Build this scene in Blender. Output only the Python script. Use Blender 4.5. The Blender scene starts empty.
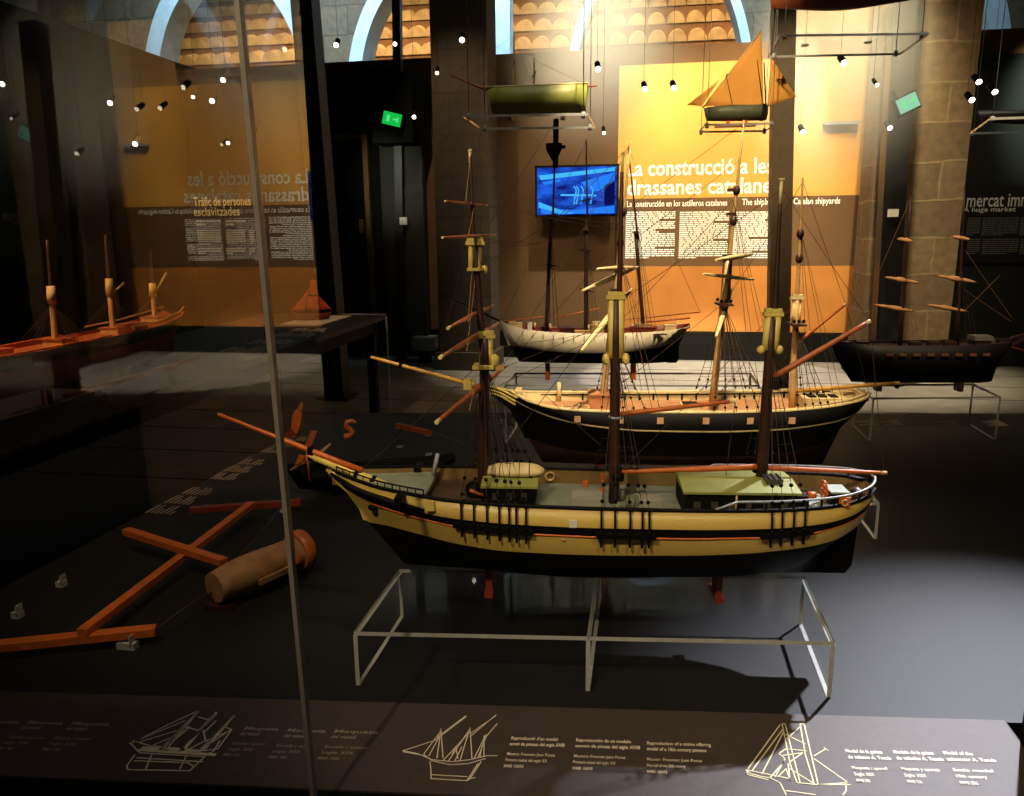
import bpy, bmesh, math, random
import numpy as np
from mathutils import Vector, Matrix
random.seed(7)
C = bpy.context.scene.collection
# ------------------------------------------------------------------ camera
F, CX, CY, CAMZ = 785.0, 512.0, 398.0, 0.95
def ncam(px, py): return np.array([px-CX, CY-py, F])
_r1 = ncam(648, 227); _r2 = ncam(1648, 216)
_Y = _r1/np.linalg.norm(_r1)
_U = np.cross(_r2, _r1); _U /= np.linalg.norm(_U)
if _U[1] < 0: _U = -_U
_X = np.cross(_Y, _U); _X /= np.linalg.norm(_X)
if _X[0] < 0: _X = -_X
MW = np.stack([_X, _Y, _U])
cam_d = bpy.data.cameras.new('camera'); cam = bpy.data.objects.new('camera', cam_d); C.objects.link(cam)
cam_d.sensor_fit = 'HORIZONTAL'; cam_d.sensor_width = 36; cam_d.lens = 36*F/1024; cam_d.clip_start = .02
R = Matrix((( MW[0][0], MW[0][1], -MW[0][2]), (MW[1][0], MW[1][1], -MW[1][2]), (MW[2][0], MW[2][1], -MW[2][2])))
cam.matrix_world = Matrix.Translation((0, 0, CAMZ)) @ R.to_4x4()
bpy.context.scene.camera = cam
# measuring helpers: a sight line of the photo met with a real plane of the room
EYE = np.array([0, 0, CAMZ])
def ray(px, py): return MW @ ncam(px, py)
def on_z(px, py, z):
    r = ray(px, py); return Vector(EYE + (z-CAMZ)/r[2]*r)
def on_y(px, py, y):
    r = ray(px, py); return Vector(EYE + y/r[1]*r)
def on_x(px, py, x):
    r = ray(px, py); return Vector(EYE + x/r[0]*r)

# ------------------------------------------------------------------ materials
def lin(c): return tuple((v/12.92 if v <= .04045 else ((v+.055)/1.055)**2.4) for v in (x/255 for x in c))
MATS = {}
def mat(name, rgb, rough=.5, var=.12, scale=30, metal=0, spec=.5, stretch=None, bump=0.0):
    if name in MATS: return MATS[name]
    m = bpy.data.materials.new(name); m.use_nodes = True; nt = m.node_tree; b = nt.nodes['Principled BSDF']
    col = lin(rgb); b.inputs['Roughness'].default_value = rough; b.inputs['Metallic'].default_value = metal
    b.inputs['Specular IOR Level'].default_value = spec
    tc = nt.nodes.new('ShaderNodeTexCoord'); mp = nt.nodes.new('ShaderNodeMapping')
    if stretch: mp.inputs['Scale'].default_value = stretch
    nz = nt.nodes.new('ShaderNodeTexNoise'); nz.inputs['Scale'].default_value = scale; nz.inputs['Detail'].default_value = 5
    cr = nt.nodes.new('ShaderNodeValToRGB')
    cr.color_ramp.elements[0].color = (*[v*(1-var*1.6) for v in col], 1); cr.color_ramp.elements[0].position = .25
    cr.color_ramp.elements[1].color = (*[min(1, v*(1+var)) for v in col], 1); cr.color_ramp.elements[1].position = .75
    L = nt.links.new
    L(tc.outputs['Object'], mp.inputs[0]); L(mp.outputs[0], nz.inputs[0]); L(nz.outputs['Fac'], cr.inputs[0]); L(cr.outputs[0], b.inputs['Base Color'])
    if bump:
        bp = nt.nodes.new('ShaderNodeBump'); bp.inputs['Strength'].default_value = bump; bp.inputs['Distance'].default_value = .01
        L(nz.outputs['Fac'], bp.inputs['Height']); L(bp.outputs[0], b.inputs['Normal'])
    MATS[name] = m; return m
def emit(name, rgb, s):
    if name in MATS: return MATS[name]
    m = bpy.data.materials.new(name); m.use_nodes = True; nt = m.node_tree; nt.nodes.clear()
    e = nt.nodes.new('ShaderNodeEmission'); e.inputs[0].default_value = (*lin(rgb), 1); e.inputs[1].default_value = s
    o = nt.nodes.new('ShaderNodeOutputMaterial'); nt.links.new(e.outputs[0], o.inputs[0]); MATS[name] = m; return m
def clear(name, tint, refl, fresnel=False):
    m = bpy.data.materials.new(name); m.use_nodes = True; nt = m.node_tree; nt.nodes.clear()
    t = nt.nodes.new('ShaderNodeBsdfTransparent'); t.inputs[0].default_value = (*tint, 1)
    g = nt.nodes.new('ShaderNodeBsdfGlossy'); g.inputs['Roughness'].default_value = .01
    mx = nt.nodes.new('ShaderNodeMixShader'); o = nt.nodes.new('ShaderNodeOutputMaterial')
    if fresnel:
        f = nt.nodes.new('ShaderNodeFresnel'); f.inputs[0].default_value = 1.5
        k = nt.nodes.new('ShaderNodeMath'); k.operation = 'MULTIPLY'; k.inputs[1].default_value = refl; k.use_clamp = True
        nt.links.new(f.outputs[0], k.inputs[0]); nt.links.new(k.outputs[0], mx.inputs[0])
    else: mx.inputs[0].default_value = refl
    nt.links.new(t.outputs[0], mx.inputs[1]); nt.links.new(g.outputs[0], mx.inputs[2]); nt.links.new(mx.outputs[0], o.inputs[0])
    MATS[name] = m; return m
def masonry(name, c1, c2, mort, sc, rough=.9, w=.5, h=.25):
    m = bpy.data.materials.new(name); m.use_nodes = True; nt = m.node_tree; b = nt.nodes['Principled BSDF']; L = nt.links.new
    tc = nt.nodes.new('ShaderNodeTexCoord'); sx = nt.nodes.new('ShaderNodeSeparateXYZ'); cb = nt.nodes.new('ShaderNodeCombineXYZ')
    ad = nt.nodes.new('ShaderNodeMath'); ad.operation = 'ADD'
    L(tc.outputs['Object'], sx.inputs[0]); L(sx.outputs[0], ad.inputs[0]); L(sx.outputs[1], ad.inputs[1]); L(ad.outputs[0], cb.inputs[0]); L(sx.outputs[2], cb.inputs[1])
    br = nt.nodes.new('ShaderNodeTexBrick'); br.inputs['Scale'].default_value = sc
    br.inputs['Color1'].default_value = (*lin(c1), 1); br.inputs['Color2'].default_value = (*lin(c2), 1); br.inputs['Mortar'].default_value = (*lin(mort), 1)
    br.inputs['Brick Width'].default_value = w; br.inputs['Row Height'].default_value = h; br.inputs['Mortar Size'].default_value = .012; br.inputs['Mortar Smooth'].default_value = .4
    nd = nt.nodes.new('ShaderNodeTexNoise'); nd.inputs['Scale'].default_value = 3
    dm = nt.nodes.new('ShaderNodeMixRGB'); dm.inputs[0].default_value = .06
    L(tc.outputs['Object'], nd.inputs[0]); L(cb.outputs[0], dm.inputs[1]); L(nd.outputs['Color'], dm.inputs[2]); L(dm.outputs[0], br.inputs[0])
    nz = nt.nodes.new('ShaderNodeTexNoise'); nz.inputs['Scale'].default_value = 14; nz.inputs['Detail'].default_value = 8
    mx = nt.nodes.new('ShaderNodeMixRGB'); mx.blend_type = 'OVERLAY'; mx.inputs[0].default_value = .55
    L(tc.outputs['Object'], nz.inputs[0]); L(br.outputs[0], mx.inputs[1]); L(nz.outputs['Fac'], mx.inputs[2]); L(mx.outputs[0], b.inputs['Base Color'])
    bp = nt.nodes.new('ShaderNodeBump'); bp.inputs['Strength'].default_value = .5; bp.inputs['Distance'].default_value = .03
    L(mx.outputs[0], bp.inputs['Height']); L(bp.outputs[0], b.inputs['Normal']); b.inputs['Roughness'].default_value = rough
    MATS[name] = m; return m

YEL = mat('hull_yellow', (206,176,92), .38, .12, 40, stretch=(2, 10, 30))
BLK = mat('black_paint', (9,8,7), .6, .1, spec=.12)
MATT = mat('matt_black', (9,9,9), .8, .1, spec=.15)
DKWOOD = mat('dark_wood', (58,30,18), .5, .2, 40)
REDWOOD = mat('red_wood', (176,92,44), .45, .18, 60)
ORANGE = mat('orange_wood', (196,98,34), .5, .18, 40)
TAN = mat('tan_wood', (198,158,100), .5, .15, 60)
CREAM = mat('cream_paint', (226,204,150), .5, .08, 40)
PALEY = mat('pale_yellow_paint', (214,190,98), .45, .1, 40)
GREYDECK = mat('grey_deck', (128,134,118), .6, .12, 40)
BRDECK = mat('brown_deck', (74,54,36), .6, .2, 50)
PINKDECK = mat('pink_deck', (196,142,100), .6, .15, 40)
GREEN = mat('green_roof', (146,150,76), .55, .1, 30)
WHITEM = mat('white_paint', (226,222,206), .5, .05)
GREYRAIL = mat('grey_rail', (150,156,158), .4, .08)
ROPE = mat('rope', (60,42,26), .9, .2, 200)
PROPE = mat('pale_rope', (150,112,66), .9, .2, 200)
REDHULL = mat('red_hull', (122,44,22), .5, .15, 20)
REDP = mat('red_paint', (196,60,30), .5, .1)
CLEAR = clear('acrylic_face', (.97,.97,.97), .03)
EDGE = mat('acrylic_edge', (170,170,166), .25, .1, 60)
GLASSF = clear('front_glass', (.99,.99,.99), .008)
GLASSL = clear('side_glass', (.96,.97,.96), 1.45, True)
PRINT = mat('white_print', (222,212,188), .6, .03)
PRINTG = mat('grey_print', (150,142,124), .6, .03)
PRINTW = mat('panel_white', (255,255,255), .6, .0)
STRIPM = mat('label_strip', (60,49,44), .65, .12, 60)
PLAT = mat('platform_black', (17,16,17), .62, .15, 25, spec=.3)
STEEL = mat('dark_steel', (22,19,18), .5, .1)
def wood_m(): return REDWOOD

# ------------------------------------------------------------------ mesh building
class MB:
    def __init__(s): s.v = []; s.f = []; s.m = []; s.mats = []; s.smooth = []
    def mi(s, m):
        if m not in s.mats: s.mats.append(m)
        return s.mats.index(m)
    def face(s, idx, m, sm=False): s.f.append(tuple(idx)); s.m.append(s.mi(m)); s.smooth.append(sm)
    def add(s, pts):
        b = len(s.v); s.v += [Vector(p) for p in pts]; return b
    def hexa(s, p, m, side=None):       # p: 4 bottom + 4 top corners
        b = s.add(p); side = side or m
        s.face([b+3, b+2, b+1, b], m); s.face([b+4, b+5, b+6, b+7], m)
        for i in range(4):
            j = (i+1) % 4; s.face([b+i, b+j, b+4+j, b+4+i], side)
    def box(s, c, d, m, ax=None):       # centre, dims, optional axes
        ax = ax or (Vector((1,0,0)), Vector((0,1,0)), Vector((0,0,1))); c = Vector(c)
        P = lambda i, j, k: c + ax[0]*(i*d[0]/2) + ax[1]*(j*d[1]/2) + ax[2]*(k*d[2]/2)
        s.hexa([P(-1,-1,-1), P(1,-1,-1), P(1,1,-1), P(-1,1,-1), P(-1,-1,1), P(1,-1,1), P(1,1,1), P(-1,1,1)], m)
    def slab(s, quad, h, m, side=None):  # quad on top, extruded downwards by h
        q = [Vector(p) for p in quad]; d = Vector((0,0,-h)); s.hexa([p+d for p in q]+q, m, side)
    def tube(s, pts, rad, m, n=8, caps=True, sq=None):
        pts = [Vector(p) for p in pts]
        if not hasattr(rad, '__len__'): rad = [rad]*len(pts)
        prev = None; rings = []
        for i, p in enumerate(pts):
            t = (pts[min(i+1, len(pts)-1)] - pts[max(i-1, 0)]).normalized()
            if prev is None:
                a = Vector((0,0,1)) if abs(t.z) < .9 else Vector((1,0,0))
                u = t.cross(a).normalized()
            else:
                u = (prev - t*prev.dot(t)).normalized()
            prev = u; w = t.cross(u)
            rings.append(s.add([p + (u*math.cos(2*math.pi*k/n+.4) + w*math.sin(2*math.pi*k/n+.4))*rad[i] for k in range(n)]))
        for a, b in zip(rings, rings[1:]):
            for k in range(n):
                k2 = (k+1) % n; s.face([a+k, a+k2, b+k2, b+k], m, n > 5)
        if caps:
            s.face([rings[0]+k for k in range(n)][::-1], m); s.face([rings[-1]+k for k in range(n)], m)
    def ball(s, c, r, m, n=10, k=6):
        c = Vector(c); r = Vector((r, r, r)) if not hasattr(r, '__len__') else Vector(r)
        rows = []
        for i in range(k+1):
            a = math.pi*i/k
            rows.append(s.add([c + Vector((r.x*math.sin(a)*math.cos(2*math.pi*j/n), r.y*math.sin(a)*math.sin(2*math.pi*j/n), r.z*math.cos(a))) for j in range(n)]))
        for a, b in zip(rows, rows[1:]):
            for j in range(n): s.face([a+j, a+(j+1)%n, b+(j+1)%n, b+j][::-1], m, True)
    def ring(s, c, R_, r, m, u=Vector((1,0,0)), w=Vector((0,0,1)), n=16):
        c = Vector(c); s.tube([c + (u*math.cos(2*math.pi*i/n) + w*math.sin(2*math.pi*i/n))*R_ for i in range(n+1)], r, m, 6, False)
    def prism(s, poly, off, m):         # planar polygon extruded by vector off
        off = Vector(off); n = len(poly); a = s.add(poly); b = s.add([Vector(p)+off for p in poly])
        s.face(range(a, a+n), m); s.face(list(range(b, b+n))[::-1], m)
        for i in range(n): s.face([a+i, b+i, b+(i+1)%n, a+(i+1)%n], m)

def obj(name, mb, parent=None, smooth=None):
    me = bpy.data.meshes.new(name)
    inv = None
    v = mb.v
    if parent is not None:
        root = parent
        M = Matrix.Identity(4)
        while root is not None:
            M = root.matrix_basis @ M; root = root.parent
        inv = M.inverted(); v = [inv @ p for p in v]
    else:                                # origin at the base of the thing
        xs = [p.x for p in v]; ys = [p.y for p in v]; zs = [p.z for p in v]
        o0 = Vector(((min(xs)+max(xs))/2, (min(ys)+max(ys))/2, min(zs))); v = [p-o0 for p in v]
    me.from_pydata([tuple(p) for p in v], [], mb.f)
    for m in mb.mats: me.materials.append(m)
    me.polygons.foreach_set('material_index', mb.m); me.polygons.foreach_set('use_smooth', mb.smooth)
    me.update()
    bm = bmesh.new(); bm.from_mesh(me); bmesh.ops.recalc_face_normals(bm, faces=bm.faces); bm.to_mesh(me); bm.free()
    o = bpy.data.objects.new(name, me); C.objects.link(o)
    if parent is not None: o.parent = parent
    else: o.location = o0
    return o
def tag(o, label, cat, group=None, kind=None):
    o['label'] = label; o['category'] = cat
    if group: o['group'] = group
    if kind: o['kind'] = kind
    return o
def thing(name, label, cat, loc, rz=0, group=None):
    o = bpy.data.objects.new(name, None); C.objects.link(o); o.empty_display_size = .05
    o.location = loc; o.rotation_euler = (0, 0, rz); bpy.context.view_layer.update()
    return tag(o, label, cat, group)
def struct(name, mb, label, cat='structure'):
    o = obj(name, mb); o['kind'] = 'structure'; o['label'] = label; o['category'] = cat; return o

# flat text as a mesh; origin = left end of base line, u = reading direction, w = up
def text_mb(txt, origin, u, w, width=None, height=None, m=None, bold=0.0, depth=.002):
    cu = bpy.data.curves.new('lettering', 'FONT'); cu.body = txt; cu.size = 1; cu.offset = bold; cu.extrude = 0
    cu.resolution_u = 2
    o = bpy.data.objects.new('lettering', cu); C.objects.link(o)
    dg = bpy.context.evaluated_depsgraph_get(); me = bpy.data.meshes.new_from_object(o.evaluated_get(dg))
    xs = [v.co.x for v in me.vertices]; w0 = max(xs)-min(xs); x0 = min(xs)
    sx = (width/w0) if width else height; sy = height if height else sx
    if width and not height: sy = sx
    mb = MB(); u = Vector(u).normalized(); w = Vector(w).normalized(); nrm = u.cross(w)
    b = mb.add([Vector(origin) + u*((v.co.x-x0)*sx) + w*(v.co.y*sy) + nrm*depth for v in me.vertices])
    for p in me.polygons: mb.face([b+i for i in p.vertices], m)
    bpy.data.objects.remove(o); bpy.data.meshes.remove(me); bpy.data.curves.remove(cu)
    return mb
def merge(dst, src):
    b = dst.add(src.v)
    for f, mi, sm in zip(src.f, src.m, src.smooth): dst.face([b+i for i in f], src.mats[mi], sm)
    return dst
# ------------------------------------------------------------------ ships
def pchip(x, y, q):
    x = np.array(x, float); y = np.array(y, float); h = np.diff(x); d = np.diff(y)/h; m = np.zeros(len(x))
    m[0], m[-1] = d[0], d[-1]
    for i in range(1, len(x)-1):
        m[i] = 0 if d[i-1]*d[i] <= 0 else 2*d[i-1]*d[i]/(d[i-1]+d[i])
    q = np.clip(q, x[0], x[-1]); k = np.clip(np.searchsorted(x, q)-1, 0, len(h)-1); t = (q-x[k])/h[k]
    return (2*t**3-3*t**2+1)*y[k] + (t**3-2*t**2+t)*h[k]*m[k] + (-2*t**3+3*t**2)*y[k+1] + (t**3-t**2)*h[k]*m[k+1]
class Ship:
    """local frame: x towards the stern, y away from the viewer, z up from the display platform"""
    def __init__(s, O, th, name, label, cat='model ship', group=None, flip=1):
        s.O = Vector(O); s.th = th; s.e = Vector((math.cos(th), math.sin(th), 0)); s.n = Vector((-math.sin(th), math.cos(th), 0))
        s.root = thing(name, label, cat, O, th, group)
    def W(s, x, y, z): return s.O + s.e*x + s.n*y + Vector((0,0,z-s.O.z))
    def at(s, px, py, off=0):            # sight line met with the fore-and-aft plane off metres from the centre line
        r = Vector(ray(px, py)); c = Vector(EYE); t = ((s.O-c).dot(s.n)+off)/r.dot(s.n); return c + r*t
    def L(s, px, py, off=0):
        p = s.at(px, py, off); return ((p-s.O).dot(s.e), p.z)
    def part(s, name, mb, parent=None, label=None):
        o = obj(name, mb, parent or s.root)
        if label: o['label'] = label
        return o
    def hull(s, levels, mats, inner=.006, deckdrop=.03, innermat=None, capmat=None, N=56):
        u = .5-.5*np.cos(np.pi*np.linspace(0, 1, N)); mb = MB(); curves = []
        for lv in levels:
            x = [p[0] for p in lv]; q = x[0]+(x[-1]-x[0])*u
            curves.append((q, np.maximum(pchip(x, [p[1] for p in lv], q), .0008), pchip(x, [p[2] for p in lv], q)))
        s.curves = list(curves)
        q, b, z = curves[-1]
        s.railf = lambda X, q=q, b=b, z=z: (float(np.interp(X, q, b)), float(np.interp(X, q, z)))
        cap = (q, np.maximum(b-inner, .0005), z); curves.append(cap)
        curves.append((q, np.array([max(min(bb-inner, s.hullb(X, zz-deckdrop)-inner*.6), .0004) for X, bb, zz in zip(q, b, z)]), z-deckdrop))
        mm = list(mats)+[capmat or mats[-1], innermat or mats[-1]]
        rows = []
        for (q, b, z) in curves:
            rows.append((mb.add([s.W(a, -c, d) for a, c, d in zip(q, b, z)]), mb.add([s.W(a, c, d) for a, c, d in zip(q, b, z)])))
        for i in range(len(rows)-1):
            for side in (0, 1):
                A, B = rows[i][side], rows[i+1][side]
                for j in range(N-1): mb.face([A+j, A+j+1, B+j+1, B+j], mm[i], i < len(mats))
            # stern and bow closing strips
            for j in (0, N-1): mb.face([rows[i][0]+j, rows[i][1]+j, rows[i+1][1]+j, rows[i+1][0]+j], mm[i])
        A, B = rows[0]
        for j in range(N-1): mb.face([A+j, A+j+1, B+j+1, B+j], mm[0])
        return mb
    def hullb(s, X, Z):                  # half breadth of the outer skin at a height
        zs, bs = [], []
        for q, b, z in s.curves:
            if q[0]-1e-9 <= X <= q[-1]+1e-9: zs.append(float(np.interp(X, q, z))); bs.append(float(np.interp(X, q, b)))
        if not zs or Z < zs[0]: return 0.0
        return float(np.interp(Z, zs, bs))
    def deck(s, x0, x1, drop, m, n=30, thick=.004, inset=.007, both=True):
        mb = MB(); xs = np.linspace(x0, x1, n); a, b, c, d = [], [], [], []
        for X in xs:
            bb, z = s.railf(X); bb = max(min(bb-inset, s.hullb(X, z-drop-thick)-inset*.6), .0006)
            a.append(s.W(X, -bb, z-drop)); b.append(s.W(X, bb, z-drop)); c.append(s.W(X, -bb, z-drop-thick)); d.append(s.W(X, bb, z-drop-thick))
        A, B, D, E_ = mb.add(a), mb.add(b), mb.add(c), mb.add(d)
        for j in range(n-1):
            mb.face([A+j, A+j+1, B+j+1, B+j], m); mb.face([D+j, D+j+1, E_+j+1, E_+j], m)
            mb.face([A+j, A+j+1, D+j+1, D+j], m); mb.face([B+j, B+j+1, E_+j+1, E_+j], m)
        mb.face([A, B, E_, D], m); mb.face([A+n-1, B+n-1, E_+n-1, D+n-1], m)
        return mb
    def railtube(s, x0, x1, dz, r, m, inset=0, n=40, both=True, stern=False, sides=(-1, 1)):
        mb = MB(); us = .5-.5*np.cos(np.pi*np.linspace(0, 1, n)); pts = {}
        for sd in sides:
            P = []
            for X in (x0+(x1-x0)*us):
                b, z = s.railf(X); P.append(s.W(X, sd*max(b-inset, 0), z+dz))
            pts[sd] = P
        if stern and len(sides) == 2: mb.tube(pts[-1]+pts[1][::-1][1:], r, m, 6)
        else:
            for sd in sides: mb.tube(pts[sd], r, m, 6)
        return mb
def spar(p0, p1, r0, r1, m, tip=None, n=8):
    mb = MB(); p0 = Vector(p0); p1 = Vector(p1); k = 5
    mb.tube([p0.lerp(p1, i/k) for i in range(k+1)], [r0+(r1-r0)*i/k for i in range(k+1)], m, n)
    if tip: mb.tube([p0.lerp(p1, .955), p0.lerp(p1, 1.004)], r1*1.08, tip, n)
    return mb
def yard(c, d, half, r, m, tip=None):      # centre, unit direction, half length
    mb = MB(); c = Vector(c); d = Vector(d).normalized(); k = 8
    mb.tube([c+d*half*(2*i/k-1) for i in range(k+1)], [r*(1-.55*abs(2*i/k-1)**1.5) for i in range(k+1)], m, 8)
    if tip:
        for sg in (-1, 1): mb.tube([c+d*sg*half*.94, c+d*sg*half*1.01], r*.55, tip, 8)
    return mb
def ropes(pairs, m=ROPE, r=.0007):
    mb = MB()
    for a, b in pairs:
        a, b = Vector(a), Vector(b); mid = a.lerp(b, .5); mid.z -= (b-a).length*.006
        mb.tube([a, mid, b], r, m, 4, False)
    return mb
def shrouds(S, xs, bz, top, sd, lanyard=True, r=.0007, m=ROPE, rat=7):
    """xs: deck x of each shroud; bz(x)->(half beam, z); top: world point"""
    mb = MB(); feet = []
    for X in xs:
        b, z = bz(X); p = S.W(X, sd*b, z); feet.append(p); mb.tube([p, top], r, m, 4, False)
        if lanyard:
            for k in (.015, .05):
                q = Vector(p)+(Vector(top)-Vector(p)).normalized()*k; mb.ball(q, .0045, BLK, 6, 4)
    for i in range(1, rat):
        t = i/(rat+2)+.06; mb.tube([f.lerp(top, t) for f in (feet[0], feet[-1])], r*.6, m, 4, False)
    return mb
# ================================================================== SETTING
FL = -.6
mb = MB(); mb.slab([(-8.5,-2,FL), (9,-2,FL), (9,13.5,FL), (-8.5,13.5,FL)], .1, mat('stone_floor', (112,106,98), .55, .18, 6))
for i in range(12): mb.box((.3, 4.4+.62*i, FL-.0015), (16, .012, .006), MATT)
struct('floor', mb, 'dark grey slab floor of the hall behind the display platform')
WY = 9.5
brown = mat('brown_wall', (98,68,36), .75, .08, 4)
mb = MB(); mb.box((-.9, WY+.1, 1.2), (9.6, .2, 3.42), brown); mb.box((.2, WY-.03, -.44), (7.0, .1, .34), MATT)
struct('wall_back', mb, 'brown partition wall carrying the lit text panel')
mb = MB(); mb.box((2.0, WY+.057, 1.45), (1.18, .12, 4.1), mat('tan_wall', (150,112,62), .75, .06, 4))
struct('wall_back_right', mb, 'tall tan wall bay between the slim post and the stone pier')
mb = MB(); mb.box((-5.75, 4.2, 1.16), (.16, 11.3, 3.6), MATT)
struct('wall_left', mb, 'matt black partition running down the left side')
mb = MB(); mb.box((-4.335, WY-.06, 1.07), (2.73, .16, 3.42), MATT); mb.box((-2.77, WY-.5, 2.24), (.46, .75, .72), MATT)
struct('wall_back_left', mb, 'matt black partition behind the side table')
mb = MB(); mb.box((4.1, WY-.05, .9), (2.6, .2, 3.5), mat('green_black_wall', (30,34,26), .8, .1, 5)); mb.box((4.1, WY+.05, 2.78), (2.6, .2, .26), mat('ochre_beam', (150,104,52), .8, .15, 8))
struct('wall_right', mb, 'dark greenish partition with the white market heading')
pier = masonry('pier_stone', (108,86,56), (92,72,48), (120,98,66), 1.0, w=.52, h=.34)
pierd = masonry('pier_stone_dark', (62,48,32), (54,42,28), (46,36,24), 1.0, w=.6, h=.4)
mb = MB(); mb.box((2.6, 8.75, 1.9), (.84, .5, 5.0), pier)
mb.box((2.6, 8.73, -.5), (.92, .58, .2), pier)
struct('wall_pier_right', mb, 'pale stone masonry pier beside the market panel')
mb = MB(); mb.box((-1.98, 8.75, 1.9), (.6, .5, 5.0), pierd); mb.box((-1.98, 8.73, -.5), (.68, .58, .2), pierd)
struct('wall_pier_left', mb, 'dark stone pier between the exit sign and the screen')
# arched stone wall beyond the partitions
AY = 11.5
stone = masonry('arch_stone', (96,82,62), (84,72,56), (70,60,46), 1.0, w=.7, h=.36)
plaster = mat('arch_plaster', (176,196,206), .8, .1, 6)
arches = [(-6.15, 1.22, 2.5, 4.62, .24), (-3.12, 1.05, 2.5, 4.45, .2), (.08, 1.16, 2.4, 4.62, .12), (3.05, 1.2, 2.4, 4.6, .26)]
def arch_z(x):
    for cx, hw, zs, za, w in arches:
        t = abs(x-cx)/hw
        if t < 1: return zs + (za-zs)*math.sqrt(max(0, 1-t**2.0))**.9
    return None
mb = MB(); xs = np.arange(-9.2, 6.2, .04); top = 6.5; prev = None
def wallpt(x): return arch_z(x)
for x in xs:
    x2 = x+.04; a, b = wallpt(x+1e-4), wallpt(x2-1e-4); z1 = a if a is not None else 1.8; z2 = b if b is not None else 1.8
    if -2.02 < x < -1.0 and a is None: z1 = z2 = None
    if z1 is None: continue
    i = mb.add([(x, AY, z1), (x2, AY, z2), (x2, AY, top), (x, AY, top)]); mb.face([i, i+1, i+2, i+3], stone)
    if a is not None and b is not None:
        i = mb.add([(x, AY, a), (x2, AY, b), (x2, AY+.45, b), (x, AY+.45, a)]); mb.face([i, i+1, i+2, i+3], plaster)
mb.box((-1.5, AY+.1, 5.4), (1.1, .2, 2.3), stone)
struct('wall_arches', mb, 'stone wall of pointed arches above the partitions')
for k, (cx, hw, zs, za, w) in enumerate(arches):
    mb = MB(); n = 48; P = []
    for i in range(n+1):
        a = math.pi*i/n; x = cx-hw*math.cos(a); t = abs(x-cx)/hw
        z = zs+(za-zs)*math.sqrt(max(0, 1-t**2))**.9
        r = Vector((x-cx, 0, (z-zs)*.6+.001)).normalized(); P.append((Vector((x, AY-.03, z)), Vector((x, AY-.03, z))+r*w))
    for (a, b), (c, d) in zip(P, P[1:]):
        mb.prism([a, b, d, c], (0, .06, 0), plaster)
    struct('trim_%d' % (k+1), mb, ['pale arch rim above the black left partition', 'pale arch rim behind the narrow post and exit sign', 'pale arch rim above the lit text panel', 'pale arch rim above the market panel'][k])
mb = MB(); mb.box((-2.02, AY-.02, 3.4), (.2, .3, 2.6), plaster); mb.box((-1.5, AY, 2.9), (1.1, .3, .5), plaster)
struct('trim_5', mb, 'pale blue jamb and sill of the square opening above the hanging shelf')
# clay tile roof seen through the arches
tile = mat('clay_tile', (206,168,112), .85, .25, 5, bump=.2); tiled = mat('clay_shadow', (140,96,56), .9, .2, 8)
mb = MB()
for r_ in range(8):
    y0 = 12.4+.42*r_; z0 = 2.72+.37*r_
    for i in range(48):
        x = -9.4+.315*i+(.02 if r_ % 2 else 0); k = 8
        A = [(x+.15*math.cos(math.pi*a/k), y0, z0+.17*math.sin(math.pi*a/k)) for a in range(k+1)]
        B = [(x+.13*math.cos(math.pi*a/k), y0+.6, z0+.2+.15*math.sin(math.pi*a/k)) for a in range(k+1)]
        a_ = mb.add(A); b_ = mb.add(B); mb.face(list(range(a_, a_+k+1)), tile)
        for a in range(k): mb.face([a_+a, a_+a+1, b_+a+1, b_+a], tile, True)
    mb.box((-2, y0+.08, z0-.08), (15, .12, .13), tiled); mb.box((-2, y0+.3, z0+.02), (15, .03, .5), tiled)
struct('ceiling', mb, 'rows of clay roof tiles seen through the arches')

# ------------------------------------------------------------------ text panel on the back wall
pan = thing('text_panel', 'tall tan text panel about Catalan shipyards lit from above on the back wall', 'panel', (1.0, WY-.03, -.3))
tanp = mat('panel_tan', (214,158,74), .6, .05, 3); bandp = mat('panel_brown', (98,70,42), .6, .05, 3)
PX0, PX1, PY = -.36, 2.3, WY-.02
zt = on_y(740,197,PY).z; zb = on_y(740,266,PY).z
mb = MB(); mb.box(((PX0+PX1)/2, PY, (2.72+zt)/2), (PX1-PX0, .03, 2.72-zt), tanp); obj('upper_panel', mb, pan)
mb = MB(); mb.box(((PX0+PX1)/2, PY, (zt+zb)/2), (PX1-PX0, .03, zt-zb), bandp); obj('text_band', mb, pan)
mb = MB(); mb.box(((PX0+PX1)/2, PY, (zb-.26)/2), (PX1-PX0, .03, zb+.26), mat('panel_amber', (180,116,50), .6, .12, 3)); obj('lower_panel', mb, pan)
TU, TW = Vector((1,0,0)), Vector((0,0,1)); TY = PY-.016
for t, p0, x1 in (('La construcció a les', (627,176), 773), ('drassanes catalanes', (627,195), 779)):
    a = on_y(*p0, TY); b = on_y(x1, p0[1], TY); obj('heading', text_mb(t, a, TU, TW, b.x-a.x, .245, PRINTW, .02), pan)
a = on_y(627,207,TY); obj('subheading', text_mb('La construcción en los astilleros catalanes', a, TU, TW, on_y(727,207,TY).x-a.x, .098, PRINTW, .012), pan)
a = on_y(742,205,TY); obj('subheading', text_mb('The shipbuilding in Catalan shipyards', a, TU, TW, on_y(840,204,TY).x-a.x, .098, PRINTW, .012), pan)
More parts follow.
